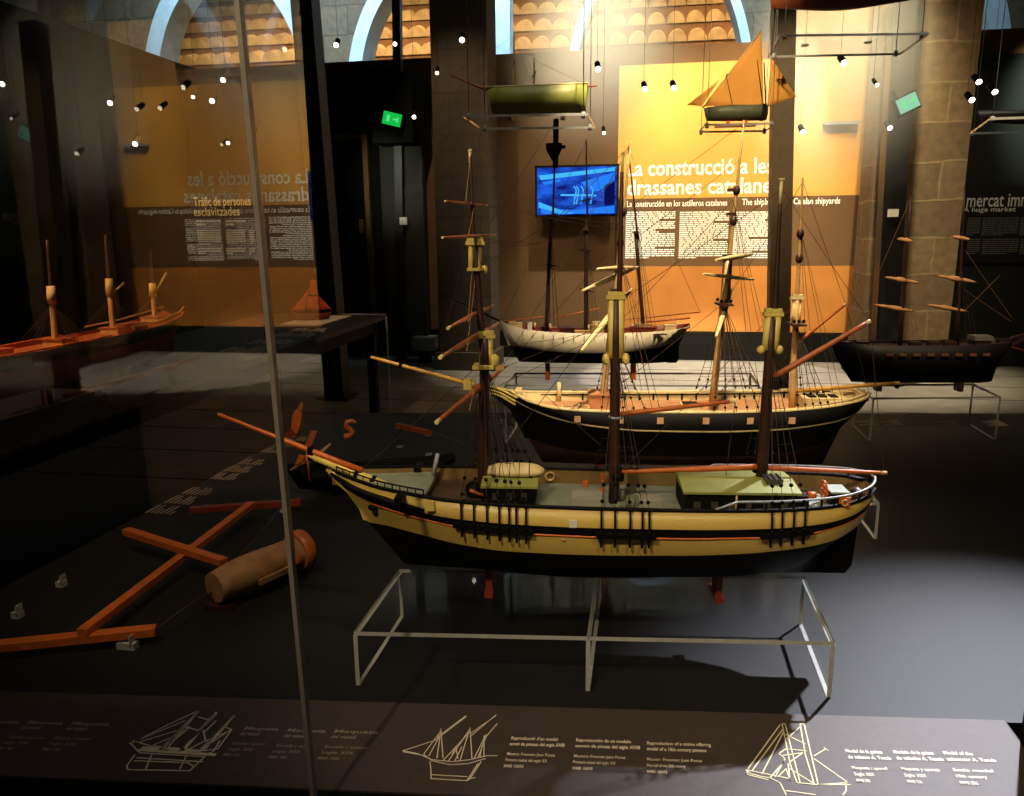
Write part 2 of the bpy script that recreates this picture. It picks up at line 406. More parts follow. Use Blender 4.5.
def lines(a, b, w_, n, gaps=(), m=PRINTW, h=.55, u=TU, w=TW, rnd=None):
    """a block of small body text: rows of short word-long strokes between a (top left) and width w_"""
    mb = MB(); rnd = rnd or random.Random(3); a = Vector(a); nrm = u.cross(w)
    pitch = b/n
    for i in range(n):
        end = w_ if i not in gaps else w_*rnd.uniform(.25, .75)
        x = 0
        while x < end-.01*w_:
            l = min(rnd.uniform(.06, .2)*w_, end-x)
            o = a + u*x - w*(pitch*(i+1)); k = mb.add([o+nrm*.0015, o+u*l+nrm*.0015, o+u*l+w*pitch*h+nrm*.0015, o+w*pitch*h+nrm*.0015])
            mb.face([k, k+1, k+2, k+3], m); x += l+.018*w_
    return mb
for (px0, px1, gaps) in ((626,674,(4,9,10,18,23)), (680,727,(5,14,23)), (734,777,(4,13,20))):
    a = on_y(px0, 211, TY); b = on_y(px1, 258, TY)
    obj('body_text', lines(a, a.z-b.z, b.x-a.x, 24, gaps), pan)
# reading panel on the left wall
lp = thing('text_panel', 'dark text panel about enslaved people seen through the side glass', 'panel', (-5.0, WY-.15, 0))
LY = WY-.16
a, b = on_y(182,185,LY), on_y(268,268,LY)
mb = MB(); mb.box(((a.x+b.x)/2, LY, (a.z+b.z)/2), (b.x-a.x, .02, a.z-b.z), mat('panel_black', (24,21,16), .6, .05)); obj('board', mb, lp)
LYT = LY-.012; HEADY = mat('heading_cream', (236,216,150), .6, .02)
for t, p0, x1 in (('Tràfic de persones', (194,206), 251), ('esclavitzades', (194,216), 240)):
    a = on_y(*p0, LYT); b = on_y(x1, p0[1], LYT); obj('heading', text_mb(t, a, TU, TW, b.x-a.x, .155, HEADY, .012), lp)
for (x0, x1, y0, y1, n) in ((196,221,219,225,2), (226,246,219,225,2), (197,221,229,244,7), (226,246,229,244,7), (249,255,229,244,7), (198,221,247,254,3), (226,246,247,254,3), (249,255,247,254,3)):
    a, b = on_y(x0, y0, LYT), on_y(x1, y1, LYT); obj('body_text', lines(a, a.z-b.z, b.x-a.x, n, (n-1,), PRINTG), lp)
# market panel at the right
rp = thing('text_panel', 'dark panel with a white market heading cut by the right edge', 'panel', (4.0, WY-.2, 0))
RY = WY-.18; a, b = on_y(958,186,RY), on_y(1060,262,RY)
mb = MB(); mb.box(((a.x+b.x)/2, RY, (a.z+b.z)/2), (b.x-a.x, .02, a.z-b.z), mat('panel_black', (24,21,16))); obj('board', mb, rp)
a = on_y(955,207,RY-.012); obj('heading', text_mb('o mercat imm', a, TU, TW, on_y(1029,207,RY).x-a.x, .2, PRINTW, .012), rp)
a = on_y(963,212,RY-.012); obj('subheading', text_mb('A huge market', a, TU, TW, on_y(1015,211,RY).x-a.x, .07, PRINTW, .01), rp)
for (x0, x1) in ((968,979), (983,1017), (1021,1050)):
    for (y0, y1, n) in ((217,235,10), (238,254,8)):
        a, b = on_y(x0, y0, RY-.012), on_y(x1, y1, RY-.012); obj('body_text', lines(a, a.z-b.z, b.x-a.x, n, (n-1,), mat('dim_print', (120,122,110), .6)), rp)
# ------------------------------------------------------------------ screen
tv = thing('video_screen', 'flat video screen showing a blue shipyard scene, on the back wall', 'screen', (-.8, WY-.2, 1.3))
VY = WY-.25; a, b = on_y(537,168,VY), on_y(616,214,VY)
cx_, cz_, w_, h_ = (a.x+b.x)/2, (a.z+b.z)/2, b.x-a.x, a.z-b.z
mb = MB(); mb.box((cx_, VY+.03, cz_), (w_+.05, .05, h_+.05), MATT); obj('casing', mb, tv)
mb = MB(); mb.box((cx_, VY+.12, cz_), (.2, .22, .3), MATT); obj('wall_mount', mb, tv)
m = bpy.data.materials.new('screen_picture'); m.use_nodes = True; nt = m.node_tree; nt.nodes.clear(); L_ = nt.links.new
tc = nt.nodes.new('ShaderNodeTexCoord'); nz = nt.nodes.new('ShaderNodeTexNoise'); nz.inputs['Scale'].default_value = 4; nz.inputs['Detail'].default_value = 4
mp = nt.nodes.new('ShaderNodeMapping'); mp.inputs['Scale'].default_value = (1, 1, 3); mp.inputs['Rotation'].default_value = (0, .5, 0)
cr = nt.nodes.new('ShaderNodeValToRGB'); cr.color_ramp.elements[0].color = (*lin((12,22,120)), 1); cr.color_ramp.elements[0].position = .35
cr.color_ramp.elements[1].color = (*lin((40,110,255)), 1); cr.color_ramp.elements[1].position = .68
em = nt.nodes.new('ShaderNodeEmission'); em.inputs[1].default_value = .95; oo = nt.nodes.new('ShaderNodeOutputMaterial')
L_(tc.outputs['Object'], mp.inputs[0]); L_(mp.outputs[0], nz.inputs[0]); L_(nz.outputs['Fac'], cr.inputs[0]); L_(cr.outputs[0], em.inputs[0]); L_(em.outputs[0], oo.inputs[0])
mb = MB(); mb.box((cx_, VY, cz_), (w_, .012, h_), m)
CY1, CY2, BL2 = emit('screen_cyan', (70,190,255), 1.0), emit('screen_light', (40,130,255), 1.0), emit('screen_dark', (10,18,90), .8)
def scr(u, v): return Vector((cx_-w_/2+u*w_, VY-.007, cz_+h_/2-v*h_))
for poly, mm in (([(.02,.16),(.45,.1),(.98,.02),(.98,.1),(.5,.18),(.05,.26)], CY1), ([(.55,.32),(.98,.12),(.98,.3),(.8,.5),(.7,.52)], CY2), ([(.05,.86),(.5,.9),(.98,.82),(.98,.98),(.05,.98)], CY2),
                 ([(.02,.72),(.3,.9),(.5,.98),(.3,.98),(.02,.84)], CY1), ([(.3,.56),(.75,.58),(.75,.62),(.3,.6)], CY1), ([(.06,.3),(.3,.24),(.3,.3),(.1,.36)], CY2), ([(.85,.4),(.98,.25),(.98,.8),(.85,.8)], BL2)):
    pts = [scr(*p) for p in poly]; mb.prism(pts, (0, -.001, 0), mm)
for uu in (.47, .5, .56, .68): mb.tube([scr(uu, .78), scr(uu+.03, .48), scr(uu, .4)], .008, CY1, 4)
obj('picture', mb, tv)
# ------------------------------------------------------------------ posts, door, signs
def post(label, top, bot, Y, w, d=None, zt=4.3, zb=FL, m=STEEL):
    a, b = on_y(*top, Y), on_y(*bot, Y); x = (a.x+b.x)/2
    k = (a.x-b.x)/(a.z-b.z); mb = MB(); d = d or w
    q = lambda z: (x+k*(z-(a.z+b.z)/2))
    mb.hexa([(q(zb)-w/2, Y-d/2, zb), (q(zb)+w/2, Y-d/2, zb), (q(zb)+w/2, Y+d/2, zb), (q(zb)-w/2, Y+d/2, zb), (q(zt)-w/2, Y-d/2, zt), (q(zt)+w/2, Y-d/2, zt), (q(zt)+w/2, Y+d/2, zt), (q(zt)-w/2, Y+d/2, zt)], m)
    mb.box((q(zb), Y, zb+.01), (w*1.6, d*1.6, .02), m)
    return tag(obj('steel_post', mb), label, 'post', kind='structure')
post('thick black post in front of the left arch', (305,0), (330,300), 6.9, .19)
post('thin black post crossing the second arch', (397,0), (400,230), 9.0, .09)
post('straight dark post in front of the text panel', (782,100), (778,330), 6.6, .16, zt=2.75, m=mat('post_brown', (112,92,66), .5, .08))
post('black post leaning beside the stone pier', (903,0), (886,300), 8.2, .2)
# door in the black wall
a, b = on_y(312,140,9.3), on_y(372,300,9.3)
mb = MB(); mb.box(((a.x+b.x)/2, 9.33, (b.z+a.z)/2-.2), (b.x-a.x, .05, a.z-b.z+.4), mat('door_glass_dark', (16,15,13), .2, .05)); dr = struct('door_1', mb, 'dark door with a brass coloured frame'); dr['category'] = 'door'
BR = mat('bronze_frame', (150,110,66), .35, .1, metal=.7)
mb = MB(); mb.box(((a.x+b.x)/2, 9.28, a.z+.02), (b.x-a.x+.1, .08, .05), BR); mb.box((b.x+.02, 9.28, (a.z+b.z)/2-.2), (.06, .08, a.z-b.z+.4), BR); mb.box((a.x-.02, 9.28, (a.z+b.z)/2-.2), (.06, .08, a.z-b.z+.4), BR)
obj('door_frame', mb, dr)
mb = MB(); c = on_y(362,226,9.26); mb.box(c, (.05, .06, .16), BR); obj('door_handle', mb, dr)
sw = on_y(403,221,9.05); 
mb = MB(); mb.box((sw.x, 9.1, sw.z), (.5, .1, 3.2+0*sw.z), mat('panel_dim', (34,30,22), .8)) 
mb.v = [Vector((p.x, p.y, min(p.z, 2.1))) for p in mb.v]
struct('wall_jamb', mb, 'narrow dim bay with a switch plate right of the door')
sq = on_y(403,221,8.93); mb = MB(); mb.box((sq.x, 8.945, sq.z), (.085, .02, .085), WHITEM); mb.box((sq.x, 8.932, sq.z), (.05, .01, .05), WHITEM)
tag(obj('light_switch', mb), 'small square white switch plate beside the door', 'switch')
# exit signs
def exit_sign(p, Y, w, h, col, st, label, tilt):
    c = on_y(*p, Y); t = thing('exit_sign', label, 'sign', c)
    ax = (Vector((math.cos(tilt), 0, math.sin(tilt))), Vector((0,1,0)), Vector((-math.sin(tilt), 0, math.cos(tilt))))
    mb = MB(); mb.box(c+Vector((0,.05,0)), (w*1.15, .08, h*1.3), MATT, ax); mb.box(c+Vector((-w*.6,.04,.05)), (.03,.03,.14), MATT, ax); obj('housing', mb, t)
    mb = MB(); mb.box(c, (w, .02, h), emit('exit_%d' % st, col, 1.0), ax); f = obj('lit_face', mb, t)
    mb = MB(); W_ = emit('exit_mark_%d' % st, (90,235,140), 1.0); o = c+Vector((0,-.013,0))
    mb.box(o+ax[0]*(-.2*w), (.16*w, .004, .5*h), W_, ax); mb.box(o+ax[0]*(.22*w), (.3*w, .004, .12*h), W_, ax); mb.box(o+ax[0]*(.32*w), (.08*w, .004, .4*h), W_, ax)
    obj('pictogram', mb, t)
exit_sign((392,119), 8.5, .2, .13, (20,190,70), 1, 'small glowing green exit sign on the black wall', -.25)
exit_sign((908,103), 7.9, .17, .13, (130,205,170), 2, 'pale green exit sign on the leaning post by the stone pier', .45)
mb = MB(); c = on_y(379,72,9.2); mb.ring(c, .085, .008, MATT); tag(obj('cable_coil', mb), 'small black cable loop on top of the black wall', 'cable')
mb = MB(); c = on_y(425,343,9.0); mb.box((c.x, 9.0, c.z), (.26, .25, .16), mat('pale_box', (150,156,150), .6)); mb.box((c.x, 9.0, (c.z-.08+FL)/2), (.12, .12, c.z-.08-FL), MATT)
tag(obj('pedestal', mb), 'small pale block on a black foot near the left pier', 'pedestal')
mb = MB(); c = on_y(841,123,9.4); mb.box((c.x, 9.43, c.z), (.36, .12, .035), mat('grey_vent', (140,146,150), .5)); tag(obj('wall_mount_lamp', mb), 'small grey linear lamp fixed on the tan bay', 'lamp')
mb = MB(); c = on_y(893,213,7.95); mb.box(c, (.08, .06, .07), WHITEM); tag(obj('wall_switch', mb), 'small pale switch box on the leaning post', 'switch')

# ------------------------------------------------------------------ spotlights in the hall
LENS = emit('lamp_lens', (255,244,214), 7)
spots = [((2,84),6.5,'at the far left edge of the black wall'), ((110,103),6.5,'upper left, alone on the black wall'), ((135,144),6.5,'lower left, alone on the black wall'),
 ((193,97),6.6,'faint one, first of three under the left arch'), ((212,101),6.6,'second of three under the left arch'), ((223,80),6.6,'highest of three under the left arch'),
 ((228,143),6.5,'faint one just above the amber reflection'), ((252,134),6.5,'beside the glass joint above the amber reflection'), ((336,45),6.9,'right of the thick black post'), ((395,44),8.6,'on the thin post in the second arch'),
 ((462,40),6.4,'bright one on the left pier'), ((437,73),6.8,'faint one low on the left pier'), ((414,117),8.5,'just right of the green exit sign'), ((399,138),8.7,'under the green exit sign'), ((598,69),6.6,'above the video screen'),
 ((645,89),6.8,'left of two above the shipyard heading'), ((674,88),6.8,'right of two above the shipyard heading'), ((604,133),7.2,'faint one just above the video screen'), ((844,63),6.4,'below the empty hanging shelf'), ((877,85),7.2,'faint one beside the tan bay'),
 ((890,128),7.9,'on the leaning post under the pale sign'), ((803,132),7.4,'low on the tan bay beside the slim post'), ((979,82),6.8,'largest of three above the market panel'), ((995,92),6.8,'middle of three above the market panel'), ((972,100),6.8,'lowest of three above the market panel')]
for (p, Y, lab) in spots:
    faint = 'faint' in lab; r = .014 if faint else .021
    c = on_y(*p, Y); t = thing('spotlight', 'small ceiling spotlight, '+lab, 'spotlight', c, 0, 'hall spotlights')
    d = Vector((.12, -.82, -.55)).normalized()
    mb = MB(); mb.tube([c-d*.11, c-d*.1, c-d*.004], [r*.7, r*1.1, r*1.15], MATT, 10); obj('lamp_can', mb, t)
    mb = MB(); mb.tube([c-d*.003, c+d*.004], r, LENS, 10); obj('lens', mb, t)
    mb = MB(); mb.tube([c-d*.09, (c.x-d.x*.09, c.y-d.y*.09, 5.6)], .0016, MATT, 4); obj('hanger_rod', mb, t)
# ================================================================== DISPLAY PLATFORM AND GLASS
pl = thing('display_platform', 'low black platform with printed label strips carrying the ship models', 'platform', (0, 2.4, FL))
fl, fr = on_z(-60,784,0), on_z(1012,822,0); bl, br_ = on_z(338,413,0), Vector((2.3, 4.32, 0))
fl = Vector((-1.76, 1.0, 0)); bl = Vector((-1.62, 3.86, 0)); fr = Vector((.82, 1.17, 0)); rr = Vector((2.5, 2.2, 0))
quad = [fl, Vector((.712, 1.235, 0)), Vector((.712, 1.5, 0)), Vector((2.6, 1.7, 0)), Vector((2.6, 4.36, 0)), bl]
mb = MB()
top = [Vector(p) for p in quad]; n = len(top); k = mb.add(top); k2 = mb.add([p+Vector((0,0,FL+.001)) for p in top])
mb.face(range(k, k+n), PLAT); mb.face(range(k2, k2+n), PLAT)
for i in range(n): mb.face([k+i, k+(i+1)%n, k2+(i+1)%n, k2+i], MATT)
obj('base', mb, pl)
def strip(q, name='label_strip'):
    mb = MB(); mb.slab([Vector((p[0], p[1], .002)) for p in q], .004, STRIPM); return obj(name, mb, pl)
a, b = on_z(0,692,0), on_z(1000,721,0); e = (b-a)/(b.x-a.x)
strip([(-1.75, 1.0), (.708, 1.235), (.708, a.y+e.y*(.708-a.x)), (-1.75, a.y+e.y*(-1.75-a.x))])
EU = Vector((1, .103, 0)).normalized(); EW = Vector((0, 1, 0)); ZT = .0028
def on_strip(px, py): p = on_z(px, py, 0); p.z = ZT; return p
def caption(px0, py0, px1, txt, m, m2):
    """heading lines and body lines printed on the front strip"""
    a = on_strip(px0, py0); w_ = (on_strip(px1, py0+ (px1-px0)*.04)-a).length
    mb = MB(); lh = .0135
    for i, (t, k) in enumerate(txt):
        o = a - EW*(lh*i*1.25 + (.012 if i > 1 else 0)); merge(mb, text_mb(t, o, EU, EW, w_*k, lh*(1.0 if i < 2 else .88), m if i < 2 else m2, .02 if i < 2 else .006, .0006))
    return obj('caption', mb, pl)
T1 = [('Maqueta', 1), ('del vaixell', .55), ('Escala i autor', .95), ('segle XIX', .7), ('MMB 1000', .45)]
T2c = [("Reproducció d'un model", .86), ('exvot de pinassa del segle XVIII', 1), ('Mestre: Francesc Juan Ponsa', .86), ('Primera meitat del segle XX', .74), ('MMB 10693', .34)]
T2e = [('Reproducción de un modelo', .86), ('exvoto de pinaza del siglo XVIII', 1), ('Maestro: Francesc Juan Ponsa', .78), ('Primera mitad del siglo XX', .64), ('MMB 10693', .3)]
T2i = [('Reproduction of a votive offering', 1), ('model of a 18th century pinnace', .92), ('Master: Francesc Juan Ponsa', .84), ('First half of the 20th century', .58), ('MMB 10693', .3)]
T3 = [('Model de la goleta', .86), ('de velatxo A. Tonda', 1), ('Maqueta i aparell', .8), ('Segle XIX', .45), ('MMB 536', .3)]
T3e = [('Modelo de la goleta', .86), ('de velacho A. Tonda', 1), ('Maqueta y aparejo', .8), ('Siglo XIX', .45), ('MMB 536', .3)]
T3i = [('Model of the', .6), ('schooner A. Tonda', 1), ('Scale model', .8), ('19th century', .6), ('MMB 536', .35)]
T0 = [('Model of the', .75), ('ship', .5), ('Scale model', .7), ('century', .5), ('MMB', .4)]
for (x, y, x1, t) in ((-18,724,18,T1), (27,725,62,T1), (71,726,108,T1), (244,731,278,T1), (287,733,325,T1), (334,734,378,T1)): caption(x, y, x1, t, PRINTG, PRINTG)
for (x, y, x1, t) in ((511,741,565,T2c), (576,743,640,T2e), (647,746,711,T2i)): caption(x, y, x1, t, PRINT, PRINT)
for (x, y, x1, t) in ((846,754,889,T3), (894,755,941,T3e), (944,756,993,T3i)): caption(x, y, x1, t, PRINT, PRINT)
def drawing(segs, w=.0022, m=PRINT, closed=()):
    mb = MB()
    for s_ in segs:
        P = [on_strip(*p) for p in s_]
        for p, q in zip(P, P[1:]):
            d = (q-p); 
            if d.length < 1e-6: continue
            nn = Vector((-d.y, d.x, 0)).normalized()*w/2; dd = d.normalized()*w*.3
            k = mb.add([p-nn-dd, q-nn+dd, q+nn+dd, p+nn-dd]); mb.face([k, k+1, k+2, k+3], m)
    return obj('ship_drawing', mb, pl)
# three-masted ship drawing, left
sg = [[(130,744),(137,751),(140,754),(205,758),(214,752),(220,742)], [(133,742),(150,747),(205,752),(218,750)], [(131,745),(170,725),(198,712)], [(134,743),(185,722)], [(137,744),(190,728)], [(160,751),(198,712)], [(165,752),(199,713)], [(180,752),(216,713)], [(184,752),(217,714)], [(200,751),(234,716)], [(204,752),(235,717)],
 [(168,745),(185,728),(200,732),(206,727)], [(176,740),(188,730)], [(186,745),(203,730),(206,743)], [(198,718),(208,721),(216,714)], [(205,742),(228,733),(232,731)], [(210,745),(226,734)], [(218,750),(231,732)], [(205,733),(216,722)], [(222,727),(232,731)], [(190,750),(205,742),(212,742)], [(150,748),(175,737)],
 [(135,756),(127,767),(128,771),(190,772),(194,768),(188,764),(134,762)], [(152,756),(146,770)], [(186,758),(180,770)], [(137,759),(203,763)], [(194,768),(206,757)]]
drawing(sg, .0028)
drawing([[(162,750),(197,714)], [(182,751),(215,716)], [(202,750),(233,718)], [(140,751),(215,756)], [(143,749),(200,753)]], .0075)
# votive ship drawing, middle
sg = [[(403,752),(418,755),(432,761),(452,763),(470,761),(487,757),(497,757)], [(403,752),(437,741),(441,730)], [(403,753),(425,757)], [(424,755),(441,732)], [(429,757),(442,733)], [(437,759),(441,731),(443,759)], [(441,737),(466,718)], [(442,735),(466,717)], [(443,762),(469,734)], [(448,763),(470,730)], [(460,762),(470,729),(472,760)], [(470,735),(496,717)], [(470,738),(496,716)], [(478,759),(486,738),(497,725)], [(474,760),(486,736)], [(480,758),(482,748)], [(484,737),(484,758)],
 [(430,763),(431,772),(431,780),(467,782),(478,765)], [(431,776),(467,778)], [(470,780),(481,763)], [(467,782),(470,780),(475,779)], [(424,756),(432,762),(450,766),(468,765),(485,760)], [(455,762),(462,748)], [(452,756),(456,748),(458,760)]]
drawing(sg, .002)
# schooner drawing, right
sg = [[(746,771),(751,775),(762,778),(770,779),(780,784),(786,796)], [(746,771),(790,780)], [(748,770),(780,726)], [(752,772),(783,730)], [(762,775),(783,734)], [(746,771),(748,776),(768,781)], [(782,725),(785,725),(800,784)], [(782,725),(790,765),(797,784)], [(800,725),(804,725),(818,786)], [(800,725),(805,755),(814,785)], [(797,784),(818,786),(850,786)], [(818,786),(848,784)], [(846,784),(846,792),(843,796)], [(814,757),(826,750)], [(814,760),(848,784)], [(780,754),(786,750),(806,752)], [(781,757),(803,754),(790,763)], [(779,755),(785,760),(783,764)], [(790,782),(786,770),(778,778)], [(775,778),(784,762)], [(788,765),(790,782)], [(784,735),(805,745)], [(787,740),(800,728)], [(790,770),(814,785)], [(786,792),(815,796)], [(824,749),(828,752)], [(770,779),(783,764)]]
drawing(sg, .0022, mat('line_print', (206,196,150), .6, .02))
# text along the side strip and the rear strip
SU, SW = Vector((.06, 1, 0)).normalized(), Vector((-1, .06, 0)).normalized()
for i in range(9):
    y = 2.32+.1*i + (.08 if i > 2 else 0) + (.08 if i > 5 else 0)
    obj('caption', lines(Vector((-1.70+.05*(y-2.3), y, .003)), .11, .08, 6, (2, 5), PRINTG, .5, SU, SW, random.Random(i)), pl)
RU, RW = Vector((-1, -.107, 0)).normalized(), Vector((0, -1, 0))
for x in (-.62, -.5, 1.12, 1.24, 1.5, 1.72, 1.94, 2.4):
    y = 3.86+.107*(x+.6); obj('caption', lines(Vector((x, y-.14, .003)), .12, .09, 5, (1, 4), PRINTG, .5, RU, RW, random.Random(int(x*50))), pl)
# front glass with its joint
gf = thing('glass_pane', 'large clear front pane of the display case, with a pale vertical joint', 'glass', (-.4, 1.0, 0))
g0, g1 = Vector((-1.74, .93, 0)), Vector((.75, 1.17, 0)); gd = (g1-g0).normalized(); gn = Vector((-gd.y, gd.x, 0))
mb = MB(); q = [g0, g1, g1+gn*.01, g0+gn*.01]; mb.hexa([p+Vector((0,0,.0)) for p in q]+[p+Vector((0,0,2.9)) for p in q], GLASSF); obj('pane', mb, gf)
JG = mat('joint_grey', (112,106,98), .35, .08)
def on_front(px, py):
    r = Vector(ray(px, py)); t = ((g0-Vector(EYE)).dot(gn))/r.dot(gn); return Vector(EYE)+r*t
p, q = on_front(313,800), on_front(236,-12); d = (q-p).normalized(); p = p-d*(p.z-.003)/d.z; q = p+d*2.0
mb = MB(); w2 = gd*.0034
mb.hexa([p-w2-gn*.003, p+w2-gn*.003, p+w2+gn*.013, p-w2+gn*.013, q-w2-gn*.003, q+w2-gn*.003, q+w2+gn*.013, q-w2+gn*.013], JG); obj('glass_joint', mb, gf)
p, q = on_front(33,690), on_front(22,560); d = (q-p).normalized(); p = p-d*(p.z-.003)/d.z; q = p+d*.6
# black corner post near the right
mb = MB(); c = Vector((.81, 1.35, 0)); mb.box((.775, 1.35, .9), (.11, .22, 3.0), MATT); mb.box((.775, 1.35, -.59), (.15, .26, .02), MATT)
tag(obj('corner_post', mb), 'matt black corner post of the glass case at the right end of the front strip', 'post', kind='structure')
# ================================================================== ACRYLIC STANDS
def stand(label, F0, F1, depth, h, legs, th=.009, thl=.009, skew=0):
    """F0/F1 front floor corners, depth along +y"""
    F0, F1 = Vector(F0)+Vector((0,0,.0015)), Vector(F1)+Vector((0,0,.0015)); t = thing('acrylic_stand', label, 'stand', (F0+F1)/2)
    D = Vector((skew, depth, 0)); Z = Vector((0,0,h-.0015)); u = (F1-F0).normalized()
    fr_ = [F0.lerp(F1, k) for k in legs]
    for a, b in zip(fr_, fr_[1:]):
        mb = MB(); g = u*.0015
        mb.slab([a+g+Z, b-g+Z, b-g+D+Z, a+g+D+Z], th, CLEAR, EDGE); obj('top_panel', mb, t)
    for i, a in enumerate(fr_):
        off = u*(thl/2 if i == 0 else (-thl/2 if i == len(fr_)-1 else 0)); a = a+off; Z2 = Z-Vector((0,0,th+.0005)); w = u*thl/2
        mb = MB(); mb.hexa([a-w, a+w, a+w+D, a-w+D, a-w+Z2, a+w+Z2, a+w+D+Z2, a-w+D+Z2], EDGE)
        # broad faces are clear, the cut edges frosted
        mb.m = [mb.mi(EDGE), mb.mi(EDGE), mb.mi(EDGE), mb.mi(CLEAR), mb.mi(EDGE), mb.mi(CLEAR)]
        obj('leg_panel', mb, t)
    return t
H1 = .127
stand('front acrylic stand of two clear bays under the cream-yellow ship', on_z(356,686,0), on_z(831,698,0), .312, H1, (0, .497, 1), skew=.0)
S2F0, S2F1 = Vector((-.42, 2.31, 0)), Vector((.72, 2.43, 0))
stand('clear acrylic stand under the black-hulled ship', S2F0, S2F1, .3, .12, (0, .5, 1))
stand('tall clear acrylic stand under the white-hulled ship', Vector((-.615, 3.38, 0)), Vector((.5, 3.5, 0)), .3, .27, (0, 1))
stand('clear acrylic stand under the dark ship at the right', Vector((1.0, 3.62, 0)), on_z(996,440,0), .3, .2, (0, 1))
# ================================================================== SHIP ONE (front, cream-yellow)
S = Ship((-.1, 1.68, H1+.001), math.atan(.1), 'model_sailing_ship', 'large cream-yellow three-masted ship model with green deckhouse roofs on the front acrylic stand')
rail = [(-.60,.004,.416),(-.575,.022,.412),(-.54,.044,.408),(-.48,.074,.4),(-.4,.102,.394),(-.3,.123,.387),(-.15,.134,.382),(0,.136,.379),(.2,.135,.377),(.35,.131,.378),(.45,.12,.381),(.52,.1,.385),(.57,.067,.391),(.59,.038,.394),(.60,.012,.396)]
wt = [(-.588,.003,.398),(-.56,.024,.388),(-.5,.056,.372),(-.4,.094,.358),(-.3,.12,.349),(-.15,.135,.343),(0,.138,.340),(.2,.137,.339),(.35,.132,.342),(.45,.12,.348),(.52,.097,.357),(.57,.06,.37),(.59,.034,.378),(.6,.01,.384)]
wb = [(-.578,.003,.380),(-.55,.021,.37),(-.5,.047,.356),(-.4,.087,.342),(-.3,.116,.332),(-.15,.134,.325),(0,.138,.322),(.2,.137,.321),(.35,.131,.324),(.45,.117,.331),(.52,.092,.342),(.57,.054,.357),(.588,.03,.367),(.598,.01,.375)]
wl = [(-.52,.003,.293),(-.47,.026,.294),(-.4,.062,.292),(-.3,.1,.284),(-.19,.121,.278),(0,.129,.276),(.17,.126,.277),(.29,.126,.283),(.4,.122,.294),(.48,.108,.306),(.54,.078,.325),(.575,.042,.348),(.592,.012,.368)]
bg = [(-.47,.002,.23),(-.4,.03,.222),(-.3,.062,.215),(-.15,.085,.21),(0,.092,.208),(.17,.086,.21),(.3,.085,.215),(.42,.06,.225),(.49,.022,.245),(.52,.004,.265)]
kl = [(-.44,.004,.192),(-.3,.008,.187),(0,.01,.185),(.3,.008,.187),(.5,.004,.19)]
YB = YEL
hb = S.hull([kl, bg, wl, wb, wt, rail], [BLK, BLK, YEL, BLK, YEL], deckdrop=.034, innermat=mat('inner_bulwark', (120,96,52), .6, .12), capmat=BLK)
S.part('hull', hb)
mb = MB(); k0 = S.W(-.60,0,.416)
# cutwater and stem piece
P = [S.W(*p) for p in ((-.612,0,.419),(-.590,0,.388),(-.545,0,.345),(-.532,0,.300),(-.505,0,.293),(-.53,0,.36),(-.585,0,.41))]
mb.prism([p-S.n*.006 for p in P], S.n*.012, YEL); S.part('stem', mb)
mb = MB(); P = [S.W(*p) for p in ((.50,0,.19),(.555,0,.19),(.568,0,.21),(.573,0,.29),(.575,0,.35),(.53,0,.34))]; mb.prism([p-S.n*.005 for p in P], S.n*.01, BLK); S.part('rudder', mb)
mb = MB(); xs_ = np.linspace(-.5, .585, 40); wbx = np.array(wb)
for sd in (-1, 1):
    pts = [S.W(x, sd*(float(np.interp(x, wbx[:,0], wbx[:,1]))+.001), float(np.interp(x, wbx[:,0], wbx[:,2]))-.002) for x in xs_]
    mb.tube(pts, .0022, ORANGE, 6)
S.part('rubbing_strake', mb)
for sd in (-1, 1):
    mb = MB(); pts = [S.W(x, sd*(S.railf(x)[0]-.002), S.railf(x)[1]+.002) for x in np.linspace(-.585, .592, 50)]; mb.tube(pts, .0045, BLK, 6); S.part('rail_cap', mb)
S.part('deck', S.deck(-.36, .585, .032, GREYDECK))
S.part('well_deck', S.deck(-.37, -.2, .028, BRDECK), label='brown well deck behind the forecastle')
S.part('forecastle_deck', S.deck(-.588, -.375, .010, GREYDECK))
mb = MB(); b, z = S.railf(-.372); mb.box(S.W(-.372, 0, z-.022), (.004, 2*b-.02, .026), BRDECK, (S.e, S.n, Vector((0,0,1)))); S.part('forecastle_bulkhead', mb)
AX = (S.e, S.n, Vector((0,0,1)))
# railings: netting at the bow, white-grey rail round the stern
def railing(x0, x1, dz, m, r, n, stern, mp=None):
    mb = S.railtube(x0, x1, dz, r, m, .003, 40, stern=stern)
    for X in np.linspace(x0, x1, n):
        b, z = S.railf(X)
        for sd in (-1, 1): mb.tube([S.W(X, sd*max(b-.003, 0), z), S.W(X, sd*max(b-.003, 0), z+dz)], r*.7, mp or m, 5)
    return mb
S.part('bow_railing', railing(-.585, -.37, .016, BLK, .0018, 13, False))
S.part('stern_railing', railing(.285, .598, .021, GREYRAIL, .0026, 12, True, BLK))
mb = MB()
for sd in (-1, 1):
    for a, b in ((.235, .285),):
        (b0, z0), (b1, z1) = S.railf(a), S.railf(b); mb.tube([S.W(a, sd*(b0-.003), z0+.003), S.W(b, sd*(b1-.003), z1+.021)], .0026, GREYRAIL, 6)
    mb.tube([S.W(x, sd*(S.railf(x)[0]-.003), S.railf(x)[1]+.004) for x in np.linspace(-.36, .235, 30)], .0016, GREYRAIL, 5)
S.part('waist_rail', mb)
